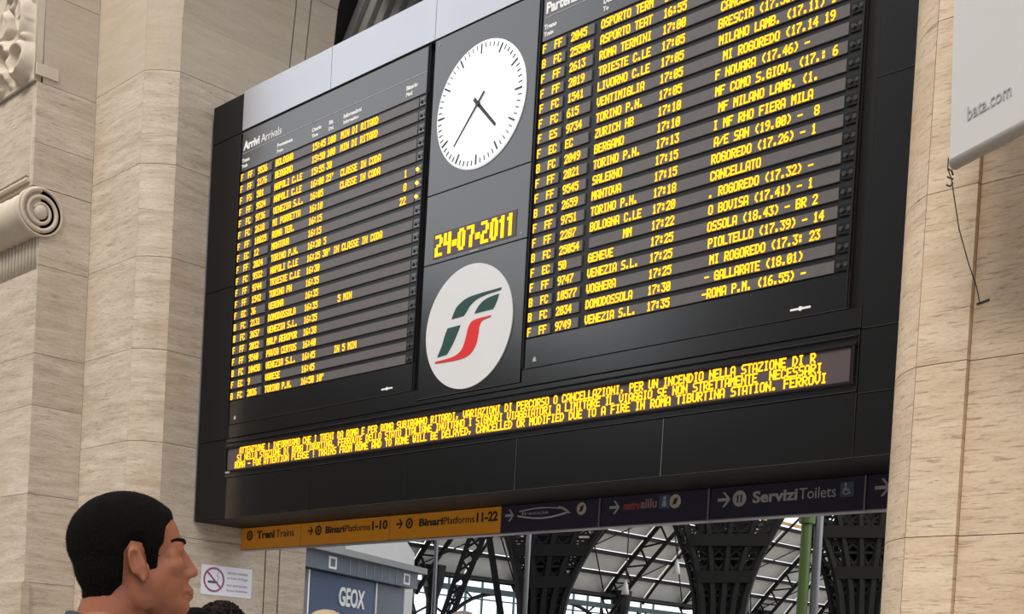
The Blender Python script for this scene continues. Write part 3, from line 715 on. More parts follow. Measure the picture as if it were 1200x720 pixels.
n4 = sign(-6.652, -5.66, 'sign_navy', 'navy sign with a single arrow cut off by the right pier')
arrow(n4, -6.48, 3.79, 0.17, 'print_grey')

# ---- no-smoking notice on the reveal (faces +X)
ns = empty('no_smoking_sign', (XL, 11.66, 2.83), 'white no-smoking notice on the travertine below the board', 'sign')
MB().box(XL+0.001, XL+0.010, 11.19, 12.135, 2.835, 3.30).build('notice_sheet', 'paper_white', ns)
def onwall(mb, name, m):   # local drawing: x -> world y, z -> world z, y -> outward
    mb.v = [(XL+0.010-v[1], v[0], v[2]) for v in mb.v]; mb.build(name, m, ns)
onwall(MB().ring(11.42, 3.075, 0.165, 0.195, -0.004, 0.001, 40), 'prohibition_ring', 'print_purple')
onwall(MB().plate([(11.28, 3.185), (11.30, 3.205), (11.56, 2.965), (11.54, 2.945)], -0.005, 0.001), 'prohibition_ring', 'print_purple')
onwall(MB().plate([(11.31, 3.02), (11.49, 3.02), (11.49, 3.055), (11.31, 3.055)], -0.0035, 0.001), 'cigarette', 'clock_black')
onwall(MB().tube([(11.48, 0, 3.07), (11.51, 0, 3.11), (11.47, 0, 3.15), (11.5, 0, 3.2)], 0.008, 6), 'smoke_wisp', 'print_grey')
for k, s in enumerate(('VIETATO FUMARE', 'ai sensi di legge', 'NO SMOKING', 'by law forbidden')):
    vs, fs = text_geo(s, 0.055); m_ = MB(); w = max(v[0] for v in vs)
    m_.add([(11.66+v[0]*0.40/w, v[1]-0.002, (3.185, 3.11, 2.99, 2.915)[k]+v[2]) for v in vs], fs); onwall(m_, 'notice_text', 'print_grey')

# ---- hanging white sign at the right
dirv = Vector((0.905, -0.426, 0)).normalized(); nrm = Vector((dirv.y, -dirv.x, 0)); nrm = nrm if nrm.y < 0 else -nrm
c0 = Vector((-4.715, 9.30, 5.68)); LW, LH, TH = 2.4, 3.2, 0.09
bn = empty('hanging_sign', c0, 'white hanging shop sign reading bata.com at the upper right', 'sign')
BM = Matrix(((dirv.x, -nrm.x, 0, c0.x), (dirv.y, -nrm.y, 0, c0.y), (0, 0, 1, c0.z), (0, 0, 0, 1))) @ Matrix.Rotation(0.046, 4, 'X')   # local x along sign, y inwards, z up
MB().box(0, LW, 0, TH, 0.05, LH).xf(BM).build('sign_board', 'banner_white', bn)
MB().tube([(-0.005, TH/2, 0.03), (LW, TH/2, 0.03)], 0.05, 14).xf(BM).build('bottom_tube', 'tube_grey', bn, smooth=True)
vs, fs = text_geo('bata.com', 0.15, depth=0.003); w = max(v[0] for v in vs)
MB().add([(0.176+v[0]*0.45/w, v[1]-0.003, 0.262+v[2]*0.95) for v in vs], fs).xf(BM).build('lettering', 'print_grey', bn)
MB().bar((1.2, TH/2, LH), (1.2, TH/2, LH+4), 0.03).xf(BM).build('hanger_rod', 'pole_grey', bn)
cb = [Vector(p) for p in ((-4.745, 9.33, 5.76), (-4.77, 9.38, 5.70), (-4.755, 9.42, 5.63), (-4.75, 9.46, 5.53), (-4.735, 9.55, 5.29), (-4.72, 9.70, 5.08), (-4.725, 9.88, 4.93), (-4.775, 10.055, 4.86))]
ca = empty('sign_cable', cb[-1], 'thin dark cable dropping from the white sign to the pier', 'cable')
MB().tube(cb, 0.0045, 6).build('wire', 'cable_black', ca)
for k in range(3):
    MB().tube([cb[1]+Vector((0, 0, -0.06*k)), cb[1]+Vector((0.03, 0, -0.06*k-0.02)), cb[2]+Vector((0.01, 0, 0.03-0.03*k))], 0.007, 6).build('wire_knot', 'cable_black', ca)
MB().tube([cb[-1]+Vector((-0.03, 0.012, 0)), cb[-1]+Vector((0.07, 0.012, 0.02))], 0.009, 8).build('wall_anchor', 'cable_black', ca)

# ================================================================== BEYOND THE ARCH: shop, train shed
def at(px, py, d):
    """the place seen at a picture point, d metres away across the floor"""
    v = rgt*((px-CX)/F_PX)-upv*((py-CY)/F_PX)+fwd
    v = v/math.hypot(v.x, v.y)*d
    return Vector((v.x, v.y, v.z+CAMZ))
# shop front: runs into the depth along this line
k0 = Vector((-23.7, 17.8, 0)); kd = Vector((-2.1, 4.9, 0)); kl = kd.length; kd.normalize()
kn = Vector((kd.y, -kd.x, 0))      # towards the passage
shop = empty('shop_kiosk', (k0.x, k0.y, FLOOR), 'blue shop front with a white GEOX sign beyond the arch', 'shop')
KM = Matrix(((kd.x, -kn.x, 0, k0.x), (kd.y, -kn.y, 0, k0.y), (0, 0, 1, 0), (0, 0, 0, 1)))   # x along the front, y inwards
MB().box(-3, 5.3, 0.10, 3.0, FLOOR, 4.45).xf(KM).build('shop_body', 'shop_dark', shop)
MB().box(-3, 5.55, -0.25, 0.10, 4.07, 4.47).xf(KM).build('fascia', 'shop_fascia', shop)
MB().box(-3, 5.7, -0.45, 3.0, 4.47, 4.62).xf(KM).build('canopy', 'shop_soffit', shop)
sb = MB().box(0.22, 3.55, -0.02, 0.10, 3.05, 4.05).xf(KM).build('shop_sign', 'shop_blue', shop)
MB().box(0.14, 0.20, -0.05, 0.10, 3.0, 4.05).xf(KM).build('sign_post', 'plaster_white', shop)
MB().box(3.56, 3.62, -0.05, 0.10, FLOOR, 4.05).xf(KM).build('sign_post', 'plaster_white', shop)
MB().box(3.62, 5.3, 0.0, 0.10, FLOOR, 4.05).xf(KM).build('shop_window', 'shop_fascia', shop)
MB().box(0.25, 3.55, 0.0, 0.10, FLOOR, 3.03).xf(KM).build('shop_window', 'shop_dark', shop)
vs, fs = text_geo('GEOX', 0.55, bold=0.025, depth=0.02); w = max(v[0] for v in vs)
MB().add([(1.62+v[0]*1.34/w, -0.03+v[1], 3.36+v[2]*1.1) for v in vs], fs).xf(KM).build('lettering', 'print_white', sb)
for xx_ in (0.85, 4.85):
    q = MB().box(xx_-0.19, xx_+0.19, -0.265, -0.25, 4.13, 4.41).xf(KM).build('square_logo', 'print_white', shop)
    MB().box(xx_-0.11, xx_+0.11, -0.27, -0.26, 4.18, 4.36).xf(KM).build('logo_field', 'shop_fascia', q)
for k in range(7):
    MB().box(1.7+0.42*k, 1.73+0.42*k, -0.26, -0.25, 4.08, 4.46).xf(KM).build('fascia_joint', 'shop_soffit', shop)
pA, pB = at(405, 640, 39), at(486, 650, 40)
dv = (pB-pA); dv.z = 0; L_ = dv.length; dv.normalize(); nv = Vector((-dv.y, dv.x, 0))
WM = Matrix(((dv.x, nv.x, 0, pA.x), (dv.y, nv.y, 0, pA.y), (0, 0, 1, 0), (0, 0, 0, 1)))
hs = empty('white_hoarding', (pA.x, pA.y, FLOOR), 'plain white block rising behind the blue shop', 'hoarding')
MB().plate([(0.0, FLOOR), (L_, FLOOR), (L_, pB.z), (L_-0.45, pB.z+0.55), (L_-0.6, 7.0), (0.0, 7.0)], 0, 1.2).xf(WM).build('hoarding_wall', 'plaster_white', hs)
MB().box(0, L_, -0.03, 0, 4.55, 4.62).xf(WM).build('hoarding_ledge', 'shop_soffit', hs)

# vaulted iron shed: axis along Y, left eave at X=-38, z=6
roof = empty('shed_roof', (-38, 30, FLOOR), 'grey glazed vault of the train shed with dark iron ribs', 'roof', kind='structure')
def vault(u):   # u = metres right of the eave
    return (-38+u, 6.0+10.5*math.sin(min(1.0, u/17.0)*PI/2)**0.92)
us = [0, 0.75, 1.5, 2.25, 3.0, 3.7]
Y0, NB, BAY = 22.0, 22, 2.9
pan = None
for i in range(len(us)-1):
    (xa, za), (xb, zb) = vault(us[i]+0.03), vault(us[i+1]-0.03)
    nx, nz = -(zb-za), (xb-xa); l = math.hypot(nx, nz); nx /= l; nz /= l
    me = None
    for k in range(NB):
        y0 = Y0+BAY*k
        if me is None:
            o = MB().add([(xa-(-38), 0.04, za), (xb+38, 0.04, zb), (xb+38, BAY-0.04, zb), (xa+38, BAY-0.04, za)]+[(xa+38+nx*0.05, 0.04, za+nz*0.05), (xb+38+nx*0.05, 0.04, zb+nz*0.05), (xb+38+nx*0.05, BAY-0.04, zb+nz*0.05), (xa+38+nx*0.05, BAY-0.04, za+nz*0.05)],
                [(0,1,2,3),(7,6,5,4),(0,4,5,1),(1,5,6,2),(2,6,7,3),(3,7,4,0)]).build('roof_panel', 'roof_glass', roof, local=True)
            me = o.data
        else: o = link('roof_panel', me, None, roof)
        o.location = (0, y0-30, -FLOOR)
for i, u in enumerate(us):
    x, z = vault(u)
    MB().bar((x, Y0, z-0.08), (x, Y0+BAY*NB, z-0.08), 0.10, 0.16).build('purlin', 'iron', roof)
x, z = vault(3.85)
MB().bar((x, Y0, z), (x, Y0+BAY*NB, z), 0.12, 0.14).build('purlin', 'roof_yellow', roof)
for k in range(NB+1):
    y = Y0+BAY*k; main = k % 2 == 0
    pts = [Vector((vault(u)[0], y, vault(u)[1]-0.22)) for u in [0, .6, 1.2, 2, 3, 4, 5.5, 7, 9, 12, 15, 17]]
    mb = MB().tube(pts, 0.10 if main else 0.06, 6)
    if main:
        low = [Vector((p.x+0.45, y, p.z-0.75)) for p in pts]
        mb.tube(low, 0.09, 6)
        for a, b in zip(pts[:-1], low[1:]): mb.bar(a, b, 0.07)
        for a, b in zip(pts, low): mb.bar(a, b, 0.07)
    mb.build('arch_rib', 'iron', roof)
    if main and k < NB-1:   # wind bracing across two bays
        a, b = vault(0.1), vault(3.6)
        MB().bar((a[0], y, a[1]-0.15), (b[0], y+2*BAY, b[1]-0.15), 0.05).bar((a[0], y+2*BAY, a[1]-0.17), (b[0], y, b[1]-0.17), 0.05).build('wind_brace', 'iron', roof)
# upper vault above the skylight strip
up_ = MB()
ul = [5.2, 7, 9, 12, 15, 17]
for a, b in zip(ul[:-1], ul[1:]):
    (xa, za), (xb, zb) = vault(a), vault(b)
    up_.add([(xa, Y0-4, za+0.1), (xb, Y0-4, zb+0.1), (xb, Y0+BAY*NB, zb+0.1), (xa, Y0+BAY*NB, za+0.1)], [(0,1,2,3)])
up_.build('upper_deck', 'rib_grey', roof)

gird = empty('eaves_girder', (-37.6, 46, FLOOR), 'teal iron girder on columns with curved brackets under the shed eave', 'girder')
MB().bar((-37.6, 18, 5.45), (-37.6, 82, 5.45), 0.25, 0.22).build('girder_beam', 'iron_teal', gird)
MB().bar((-37.6, 18, 5.95), (-37.6, 82, 5.95), 0.2, 0.12).build('girder_beam', 'iron', gird)
for yc in (23, 34.5, 46, 57.5, 69, 80.5):
    MB().tube([(-37.6, yc, FLOOR), (-37.6, yc, 4.2), (-37.6, yc, 4.9), (-37.6, yc, 5.5), (-37.6, yc, 6.2)], [0.24, 0.22, 0.24, 0.42, 0.50], 12).build('column', 'iron', gird)
    for s_ in (-1, 1):
        pts = [Vector((-37.6, yc+s_*(0.25+3.6*(1-math.cos(t))), 2.6+2.8*math.sin(t))) for t in [k/10*PI/2 for k in range(11)]]
        br = MB().tube(pts, 0.085, 6)
        br.bar(pts[4], (-37.6, yc+s_*0.2, 4.6), 0.07); br.bar(pts[5], (-37.6, pts[5].y, 5.4), 0.07); br.bar(pts[3], (-37.6, pts[5].y, 5.4), 0.06); br.bar(pts[7], (-37.6, pts[6].y, 5.4), 0.06)
        br.build('curved_bracket', 'iron', gird)

win = empty('window_1', (-40.4, 36, FLOOR), 'tall bright glazed screen wall with thin dark mullions beside the shop', 'window', kind='structure')
wy0, wy1 = 24.0, 52.0
for k in range(29):
    MB().box(-40.45, -40.35, wy0+k-0.03, wy0+k+0.03, FLOOR, 6.4).build('mullion', 'iron_teal', win)
for k in range(7):
    MB().box(-40.44, -40.36, wy0, wy1, FLOOR+1.02*k-0.03, FLOOR+1.02*k+0.03).build('transom', 'iron_teal', win)
pm = None
for k in range(28):
    for j in range(3, 6):
        if pm is None:
            p = MB().box(-0.004, 0.004, 0.03, 0.97, 0.03, 0.99).build('window_pane', 'window_glass', win, local=True); pm = p.data
        else: p = link('window_pane', pm, None, win)
        p.location = (0, wy0+k-36, 1.02*j)

# iron piers near the platforms: splayed lattice ribs that fan out as they rise
def lattice_pier(label, bl, br, tl, tr, d, ytop, ybot, ribs, seed):
    rnd = random.Random(seed)
    b0, b1, t0, t1 = at(bl, ybot, d), at(br, ybot, d), at(tl, ytop, d), at(tr, ytop, d)
    mid = (b0+b1)/2
    root = empty('iron_pier', (mid.x, mid.y, FLOOR), label, 'iron pier', 'iron lattice piers of the train shed')
    ez_ = lambda p, q, z: p+(q-p)*((z-p.z)/(q.z-p.z))
    back = Vector((fwd.x, fwd.y, 0)).normalized()*1.1
    ztop = t0.z+1.6
    legs = []
    for j in range(ribs):
        f = j/(ribs-1)
        for bk in (0, 1):
            o = back*bk
            p = b0.lerp(b1, 0.12+0.76*f)+o*0.6; q = t0.lerp(t1, f)+o
            pb_ = Vector((p.x, p.y, FLOOR)) ; 
            bulge = lambda t: (t**1.5)
            pts = [pb_, p]+[Vector((p.x+(q.x-p.x)*bulge(t), p.y+(q.y-p.y)*bulge(t), p.z+(q.z-p.z)*t)) for t in (0.2, 0.4, 0.6, 0.8, 1.0, 1.25)]
            MB().tube(pts, [0.13, 0.13, 0.12, 0.11, 0.10, 0.10, 0.10, 0.10], 6).build('splayed_rib', 'iron', root)
            legs.append(pts)
    for a, b in list(zip(legs[0::2], legs[2::2]))+list(zip(legs[0::2], legs[1::2]))+list(zip(legs[1::2], legs[3::2])):
        br_ = MB()
        for i in range(1, len(a)-1):
            br_.bar(a[i], b[i+1], 0.05); br_.bar(b[i], a[i+1], 0.05); br_.bar(a[i], b[i], 0.06)
            m1, m2 = (a[i]+b[i])/2, (a[i+1]+b[i+1])/2
            br_.bar(a[i].lerp(a[i+1], .5), b[i].lerp(b[i+1], .5), 0.05)
        br_.build('lattice_brace', 'iron', root)
    for zi in (3, 5):
        L0 = [l[zi] for l in legs]
        MB().bar(L0[0], L0[-2], 0.22, 0.3).build('cross_beam', 'iron', root)
    # solid web plates in the core
    a, b = legs[0], legs[-2]
    n_ = len(legs[0])
    for f0, f1 in ((0.32, 0.44), (0.56, 0.70)):
        poly = []
        for i in range(1, n_): poly.append(a[i].lerp(b[i], f0)+back*0.5)
        for i in range(n_-1, 0, -1): poly.append(a[i].lerp(b[i], f1)+back*0.5)
        m_ = MB(); n2_ = len(poly)//2
        for i in range(n2_-1):
            q_ = [poly[i], poly[i+1], poly[-2-i], poly[-1-i]]
            q2 = [v+back*0.12 for v in q_]
            m_.add(q_+q2, [(0,1,2,3),(7,6,5,4),(0,4,5,1),(1,5,6,2),(2,6,7,3),(3,7,4,0)])
        m_.build('web_plate', 'iron', root)
    return root
lattice_pier('dark iron lattice pier left of the sloping glass roof', 606, 664, 598, 700, 34, 627, 720, 5, 1)
lattice_pier('dark iron lattice pier in the middle, right of the glass roof', 816, 876, 802, 912, 34, 612, 720, 5, 2)
lattice_pier('dark iron lattice pier partly hidden by the right stone pier', 978, 1050, 955, 1090, 34, 600, 720, 6, 3)
# leaning lattice girder and strut at the left
lg = empty('lattice_girder', at(520, 720, 44), 'leaning lattice girder rising from the left iron column', 'girder')
a0_, a1_, b0_, b1_ = at(512, 740, 44), at(556, 615, 44), at(522, 740, 44), at(573, 615, 44)
mb = MB().bar(a0_, a1_, 0.16).bar(b0_, b1_, 0.18)
for k in range(9): mb.bar(a0_.lerp(a1_, k/9), b0_.lerp(b1_, (k+1)/9), 0.08).bar(b0_.lerp(b1_, k/9), a0_.lerp(a1_, (k+1)/9), 0.08)
mb.build('girder_web', 'iron', lg)
st = empty('iron_strut', at(588, 730, 40), 'plain leaning iron strut left of the first lattice pier', 'strut')
MB().bar(at(590, 740, 40), at(570, 610, 40), 0.26, 0.2).build('strut_bar', 'iron', st)
def pole(name, label, px, py0, d, r, m1, m2=None):
    p = at(px, py0, d); e = empty(name, (p.x, p.y, FLOOR), label, 'pole')
    MB().tube([(p.x, p.y, FLOOR), (p.x, p.y, 8.5)], r, 12).build('shaft', m1, e, smooth=True)
    if m2:
        MB().tube([(p.x+0.16, p.y+0.17, FLOOR), (p.x+0.16, p.y+0.17, 8.5)], r*0.8, 12).build('conduit', m2, e, smooth=True)
        MB().tube([(p.x, p.y, 5.2), (p.x, p.y, 5.35)], r*1.5, 12).build('collar', m1, e)
    else:
        MB().tube([(p.x, p.y, FLOOR), (p.x, p.y, FLOOR+0.15)], r*1.8, 12).build('foot', m1, e)
pole('green_pole', 'green pole with a grey conduit near the right stone pier', 943, 660, 27, 0.11, 'pole_green', 'pole_grey')
pole('grey_pole', 'thin pale grey pole in front of the left lattice pier', 617, 680, 26, 0.05, 'pole_grey')
pole('grey_pole', 'thin pale grey pole by the leftmost iron column', 509, 690, 40, 0.06, 'pole_grey')
for px, py, d, lb in ((733, 690, 45, 'white conical lamp hanging below the glass roof, left one'), (793, 666, 45, 'white conical lamp hanging below the glass roof, right one')):
    p = at(px, py, d); e = empty('pendant_lamp', p, lb, 'lamp', 'pendant lamps in the train shed')
    MB().tube([p+Vector((0, 0, -0.2)), p+Vector((0, 0, 0.1)), p+Vector((0, 0, 0.3))], [0.14, 0.08, 0.02], 14).build('lamp_shade', 'lamp_white', e, smooth=True)
    MB().tube([p+Vector((0, 0, 0.3)), p+Vector((0, 0, 3.5))], 0.02, 6).build('cord', 'iron', e)

# ================================================================== PEOPLE
ICO = {}
def ico(sub):
    if sub not in ICO:
        b = bmesh.new(); bmesh.ops.create_icosphere(b, subdivisions=sub, radius=1)
        ICO[sub] = ([v.co.copy() for v in b.verts], [tuple(v.index for v in f.verts) for f in b.faces]); b.free()
    return ICO[sub]
def sphere_into(acc, c, r, R=None, sub=2):
    vs_, fs_ = ico(sub); k_ = len(acc.v)
    mtx = Matrix.Translation(c) @ ((R or Matrix.Identity(4)) @ Matrix.Diagonal((r[0], r[1], r[2], 1)))
    acc.v += [tuple(mtx @ v) for v in vs_]; acc.f += [(a+k_, b+k_, d+k_) for a, b, d in fs_]
def limb(bm, pts, sub=2):
    """pts: (x,y,z,r) - overlapping balls along a tapering chain"""
    for a, b in zip(pts[:-1], pts[1:]):
        pa, pb_ = Vector(a[:3]), Vector(b[:3]); L = (pb_-pa).length; n = max(2, int(L/(0.28*min(a[3], b[3])))+1)
        for i in range(n+1):
            t = i/n; r = a[3]+(b[3]-a[3])*t
            sphere_into(bm, pa.lerp(pb_, t), (r, r, r), sub=sub)
HZ = 1.665-0.118   # head centre above the soles for a 1.665 m figure before scaling (chin to crown 0.235)
def make_person(label, loc, yaw, height, skin, hair, shirt, trousers, curls=False, tilt=0.0, voxel=0.008, detail=True, long_hair=False):
    k = height/1.678
    root = empty('person', (loc[0], loc[1], FLOOR), label, 'person')
    root.rotation_euler = (0, 0, yaw)
    bm = MB()
    H = Vector((0.03, 0, 1.552))
    HR = Matrix.Rotation(-tilt, 4, 'Y'); HI = HR.inverted()
    def hp(*c): return H+HR @ Vector(c)
    def hs_(c, r, rx=0, ry=0, rz=0, sub=3):
        R = HR @ Matrix.Rotation(rz, 4, 'Z') @ Matrix.Rotation(ry, 4, 'Y') @ Matrix.Rotation(rx, 4, 'X')
        sphere_into(bm, hp(*c), r, R, sub)
    hs_((-0.014, 0, 0.040), (0.101, 0.078, 0.086), sub=4)
    hs_((0.028, 0, 0.036), (0.064, 0.067, 0.070), sub=4)
    hs_((-0.040, 0, 0.000), (0.068, 0.068, 0.078), sub=4)
    hs_((0.036, 0, -0.030), (0.054, 0.057, 0.072), sub=4)
    hs_((0.034, 0, -0.072), (0.050, 0.050, 0.044))
    hs_((0.070, 0, -0.100), (0.022, 0.026, 0.019))
    for s in (-1, 1):
        hs_((0.062, s*0.038, -0.022), (0.026, 0.022, 0.022))
        hs_((0.080, s*0.026, 0.019), (0.014, 0.030, 0.010), rz=s*0.45)
        for t in range(9):
            f = t/8; hs_((0.006+0.062*f, s*(0.050-0.036*f**1.6), -0.050-0.050*f), (0.022, 0.015, 0.020), sub=2)
        hs_((0.040, s*0.034, -0.052), (0.034, 0.024, 0.042)); hs_((0.022, s*0.046, -0.036), (0.038, 0.0205, 0.044), sub=4); hs_((0.0, s*0.046, -0.055), (0.036, 0.016, 0.045))
        # ear: plate, rim and lobe
        for t in range(15):
            a = -0.9+t/14*4.6
            hs_((-0.004+0.014*math.cos(a)-0.005*math.sin(a), s*(0.080+0.003*math.sin(a)-0.004*math.cos(a)), -0.013+0.030*math.sin(a)), (0.0045, 0.005, 0.0050), sub=2)
        hs_((-0.004, s*0.075, -0.013), (0.013, 0.005, 0.027), rz=s*0.25)
        hs_((0.003, s*0.0765, -0.041), (0.0075, 0.0045, 0.009))
        hs_((0.009, s*0.077, -0.016), (0.004, 0.005, 0.007))
        hs_((0.0795, s*0.031, 0.0065), (0.0125, 0.018, 0.0070)); hs_((0.0775, s*0.031, -0.0115), (0.0115, 0.017, 0.0058)); hs_((0.064, s*0.049, -0.002), (0.013, 0.008, 0.014))
        hs_((0.095, s*0.0115, -0.041), (0.011, 0.009, 0.0085))
    for t in range(9):
        f = t/8; hs_((0.086+0.019*f, 0, 0.012-0.046*f), (0.011+0.002*f, 0.0085+0.004*f, 0.010), sub=2)
    hs_((0.1065, 0, -0.037), (0.0115, 0.0120, 0.0105))
    hs_((0.083, 0, -0.060), (0.014, 0.020, 0.020)); hs_((0.090, 0, -0.0705), (0.015, 0.024, 0.0065)); hs_((0.088, 0, -0.0835), (0.0155, 0.020, 0.0075))
    limb(bm, [(0.0, 0, 1.48, 0.058), (-0.020, 0, 1.42, 0.060), (-0.03, 0, 1.37, 0.075)], 3)
    # trunk
    limb(bm, [(-0.03, -0.15, 1.345, 0.062), (-0.03, 0.15, 1.345, 0.062)])
    limb(bm, [(-0.03, 0, 1.38, 0.075), (-0.03, -0.13, 1.36, 0.06)]); limb(bm, [(-0.03, 0, 1.38, 0.075), (-0.03, 0.13, 1.36, 0.06)])
    for z, rx_, ry_ in ((1.29, 0.105, 0.165), (1.20, 0.11, 0.160), (1.10, 0.10, 0.145), (1.00, 0.098, 0.140), (0.92, 0.105, 0.155), (0.86, 0.10, 0.150)):
        sphere_into(bm, Vector((-0.01, 0, z)), (rx_, ry_, 0.10), sub=3)
    for s in (-1, 1):
        limb(bm, [(-0.02, s*0.19, 1.335, 0.058), (-0.03, s*0.225, 1.07, 0.043), (0.03, s*0.235, 0.84, 0.030)])
        limb(bm, [(0.03, s*0.235, 0.84, 0.028), (0.042, s*0.235, 0.775, 0.030)])
        for j, (fl, fy) in enumerate(((0.075, 0.024), (0.085, 0.009), (0.08, -0.007), (0.062, -0.022))):
            limb(bm, [(0.042+fy*0.9, s*0.235, 0.765, 0.0105), (0.05+fy, s*0.232, 0.765-fl*0.55, 0.0095), (0.045+fy, s*0.222, 0.765-fl, 0.0085)], 1)
        limb(bm, [(0.062, s*0.228, 0.80, 0.012), (0.085, s*0.218, 0.765, 0.0105), (0.088, s*0.212, 0.735, 0.0095)], 1)
        limb(bm, [(0, s*0.088, 0.86, 0.088), (0.01, s*0.092, 0.47, 0.056), (-0.015, s*0.095, 0.30, 0.052), (-0.01, s*0.098, 0.085, 0.037)])
        limb(bm, [(-0.03, s*0.10, 0.045, 0.042), (0.09, s*0.115, 0.036, 0.036), (0.15, s*0.12, 0.028, 0.027)])
    me0 = bpy.data.meshes.new('body_raw'); me0.from_pydata(bm.v, [], bm.f)
    tmp = bpy.data.objects.new('body_raw', me0)
    rm = tmp.modifiers.new('r', 'REMESH'); rm.mode = 'VOXEL'; rm.voxel_size = voxel; rm.use_smooth_shade = True
    sm = tmp.modifiers.new('s', 'SMOOTH'); sm.factor = 0.5; sm.iterations = 7 if detail else 2
    me = evaluated_mesh(tmp); bpy.data.objects.remove(tmp)
    me.materials.clear()
    co = [v.co.copy() for v in me.vertices]; nr = [v.normal.copy() for v in me.vertices]; faces = [tuple(p.vertices) for p in me.polygons]
    zmin = min(c.z for c in co)
    def K(c): return Vector((c.x*k, c.y*k, (c.z-zmin)*k))
    for v, c in zip(me.vertices, co): v.co = K(c)
    body = link('body', me, skin, root, smooth=True)
    def interp(x, tab):
        for (x0, z0), (x1, z1) in zip(tab[:-1], tab[1:]):
            if x <= x1: return z0+(z1-z0)*max(0, min(1, (x-x0)/(x1-x0)))
        return tab[-1][1]
    line = [(-0.13, -0.060), (-0.060, -0.064), (-0.035, -0.045), (-0.026, 0.012), (-0.008, 0.034), (0.012, 0.024), (0.018, -0.026), (0.034, -0.022), (0.040, 0.010), (0.052, 0.022), (0.060, 0.052), (0.075, 0.066), (0.10, 0.078)]
    if long_hair: line = [(-0.13, -0.2), (-0.03, -0.2), (0.01, -0.1), (0.03, -0.05), (0.05, 0.03), (0.075, 0.062), (0.10, 0.07)]
    def shell(name, m, test, off, jitter=0.0, par=body):
        keep = {}; vs_ = []; fs_ = []; tv = [test(c) for c in co]
        for f in faces:
            if max(tv[i] for i in f) > 0:
                for i in f:
                    if i not in keep:
                        d = off(co[i], tv[i])
                        if jitter: d += jitter*(noise.noise(co[i]*70)+0.6*noise.noise(co[i]*150))
                        keep[i] = len(vs_); vs_.append(K(co[i]+nr[i]*d))
                fs_.append(tuple(keep[i] for i in f))
        m2 = bpy.data.meshes.new(name); m2.from_pydata([tuple(v) for v in vs_], [], fs_)
        return link(name, m2, m, par, smooth=True)
    def hair_t(c):
        p = HI @ (c-H)
        if p.z < -0.21 or p.length > 0.25: return -1
        if abs(p.y) > 0.0765 and -0.028 < p.x < 0.02 and -0.05 < p.z < 0.022: return -1
        t = p.z-interp(p.x, line)
        return t
    if curls:
        shell('hair', hair, hair_t, lambda c, t: max(-0.004, min(0.030, t*1.2)), 0.018)
        cm = MB()
        rnd = random.Random(5)
        for i in range(170):
            u = rnd.uniform(-1, 1); a = rnd.uniform(0, 2*PI); q = math.sqrt(1-u*u)
            d = Vector((q*math.cos(a), q*math.sin(a), abs(u)*0.9))
            c = H+Vector((-0.012+d.x*0.118, d.y*0.100, 0.045+d.z*0.105))
            if hair_t(c) < 0.02: continue
            t1 = d.orthogonal().normalized(); t2 = d.cross(t1); r_ = rnd.uniform(0.009, 0.017)
            pts = [K(c+(t1*math.cos(w_)+t2*math.sin(w_))*r_+d*0.004*w_) for w_ in [j*0.7 for j in range(10)]]
            cm.tube(pts, 0.0045, 5)
        o = cm.build('hair_curls', hair, body, smooth=True, local=True); o['kind'] = 'stuff'
    else:
        shell('hair', hair, hair_t, lambda c, t: max(-0.004, min(0.0075, t*0.45)), 0.0008 if detail else 0.003)
    if detail and not curls:   # clipped hairs standing off the scalp
        rnd = random.Random(11); fz = MB(); pool = [i for i in range(len(co)) if hair_t(co[i]) > -0.004]
        for i in rnd.choices(pool, k=16000):
            t = hair_t(co[i])
            if t < 0.006 and rnd.random() > 0.25+60*max(0, t): continue
            n_ = nr[i]; a_ = n_.orthogonal().normalized(); a_ = (a_*rnd.uniform(-1, 1)+n_.cross(a_)*rnd.uniform(-1, 1))*0.003
            p_ = co[i]+a_+n_*max(0.0, min(0.0060, t*0.4)); q_ = p_+n_*rnd.uniform(0.002, 0.0045)+a_*0.4+Vector((0, 0, -0.0008))
            w_ = n_.cross(q_-p_); w_ = (w_.normalized() if w_.length > 1e-9 else a_.normalized())*0.00045
            kk = len(fz.v); fz.v += [tuple(K(p_-w_)), tuple(K(p_+w_)), tuple(K(q_))]; fz.f.append((kk, kk+1, kk+2))
        mh = bpy.data.meshes.new('hair_strands'); mh.from_pydata(fz.v, [], fz.f); link('hair_strands', mh, 'hair_tip', body)['kind'] = 'stuff'
    # clothes follow the body
    def shirt_t(c):
        if c.z > 1.445 or c.z < 0.80: return -1
        if c.z > 1.36 and math.hypot(c.x+0.025, c.y) < 0.088 and c.z > 1.40: return -1
        if abs(c.y) > 0.175 and c.z < 1.12: return -1
        return 1
    shell('t_shirt', shirt, shirt_t, lambda c, t: 0.010)
    # collar ring
    cr_ = MB().tube([K(Vector((-0.022+0.064*math.cos(a), 0.066*math.sin(a), 1.418+0.020*(-math.cos(a))))) for a in [j/24*2*PI for j in range(25)]], 0.010, 8)
    cr_.build('collar', shirt, body, smooth=True, local=True)
    shell('trousers', trousers, lambda c: 1 if (c.z < 0.93 and c.z > 0.085 and not (abs(c.y) > 0.195)) else -1, lambda c, t: 0.012)
    shell('shoes', 'shoe', lambda c: 1 if c.z < 0.10 else -1, lambda c, t: 0.006)
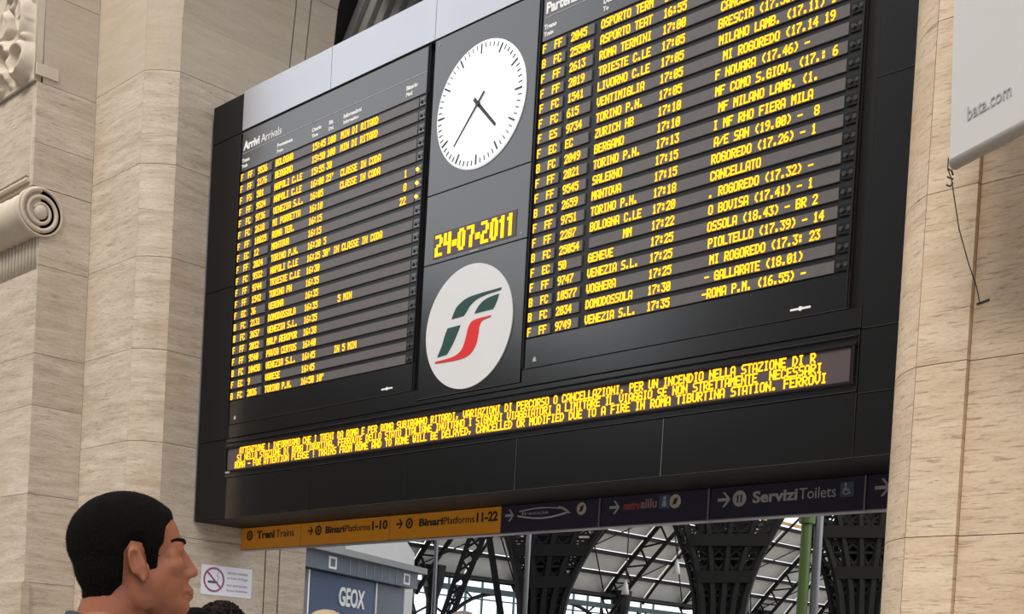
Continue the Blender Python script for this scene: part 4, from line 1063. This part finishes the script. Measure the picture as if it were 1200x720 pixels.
    # eyes and brows
    for s in (-1, 1):
        c = K(hp(0.0715, s*0.0295, -0.003))
        e = MB(); b_ = bmesh.new(); bmesh.ops.create_icosphere(b_, subdivisions=3, radius=0.0125*k, matrix=Matrix.Translation(c))
        m2 = bpy.data.meshes.new('eye'); b_.to_mesh(m2); b_.free(); eo = link('eye', m2, 'eye_white', body, smooth=True)
        b_ = bmesh.new(); bmesh.ops.create_icosphere(b_, subdivisions=2, radius=0.006*k, matrix=Matrix.Translation(c+(HR @ Vector((0.0078, 0, 0)))*k))
        m2 = bpy.data.meshes.new('iris'); b_.to_mesh(m2); b_.free(); link('iris', m2, 'eye_dark', body, smooth=True)
        brow = [K(hp(0.0968-0.030*(j/8)**1.8, s*(0.012+0.040*j/8), 0.0215+0.005*math.sin(j/8*PI*0.8))) for j in range(9)]
        MB().tube(brow, [0.003*k+0.002*k*math.sin(PI*(0.2+0.75*j/8)) for j in range(9)], 6).build('eyebrow', hair, body, smooth=True, local=True)
    mouth = [K(hp(0.1025-0.9*(y_/0.024)**2*0.014, y_, -0.0768)) for y_ in [-0.022+0.0055*j for j in range(9)]]
    MB().tube(mouth, 0.0016*k, 5).build('mouth_line', 'lip', body, smooth=True, local=True)
    return root
RIGHT_YAW = math.atan2(rgt0.y, rgt0.x)
def stand(px, py, d): v = at(px, py, d); return (v.x, v.y)
make_person('young man with cropped dark hair in profile, close at the lower left', stand(139, 655, 2.70), RIGHT_YAW+math.radians(19), 1.745, 'skin', 'hair_dark', 'cloth_dark', 'cloth_blue', voxel=0.0042, tilt=math.radians(11))
make_person('dark curly-haired person whose hair tops the frame under the no-smoking notice', stand(259, 715, 7.0), RIGHT_YAW+1.2, 1.735, 'skin_pale', 'hair_brown', 'cloth_grey', 'cloth_blue', curls=True, voxel=0.009, detail=False)
make_person('dark-haired person barely showing beside the young man\'s chin', stand(227, 718, 6.5), RIGHT_YAW+0.6, 1.70, 'skin_pale', 'hair_dark', 'cloth_blue', 'cloth_dark', voxel=0.010, detail=False)
make_person('blond person whose hair shows at the bottom under the shop sign', stand(379, 715, 6.0), RIGHT_YAW-0.4, 1.70, 'skin_pale', 'hair_blond', 'cloth_grey', 'cloth_blue', voxel=0.009, detail=False, long_hair=True)
make_person('grey-brown-haired person barely showing below the iron girders', stand(545, 716, 7.4), RIGHT_YAW+2.2, 1.81, 'skin_pale', 'hair_grey', 'cloth_dark', 'cloth_dark', voxel=0.010, detail=False)

bpy.data.scenes.remove(TMP)
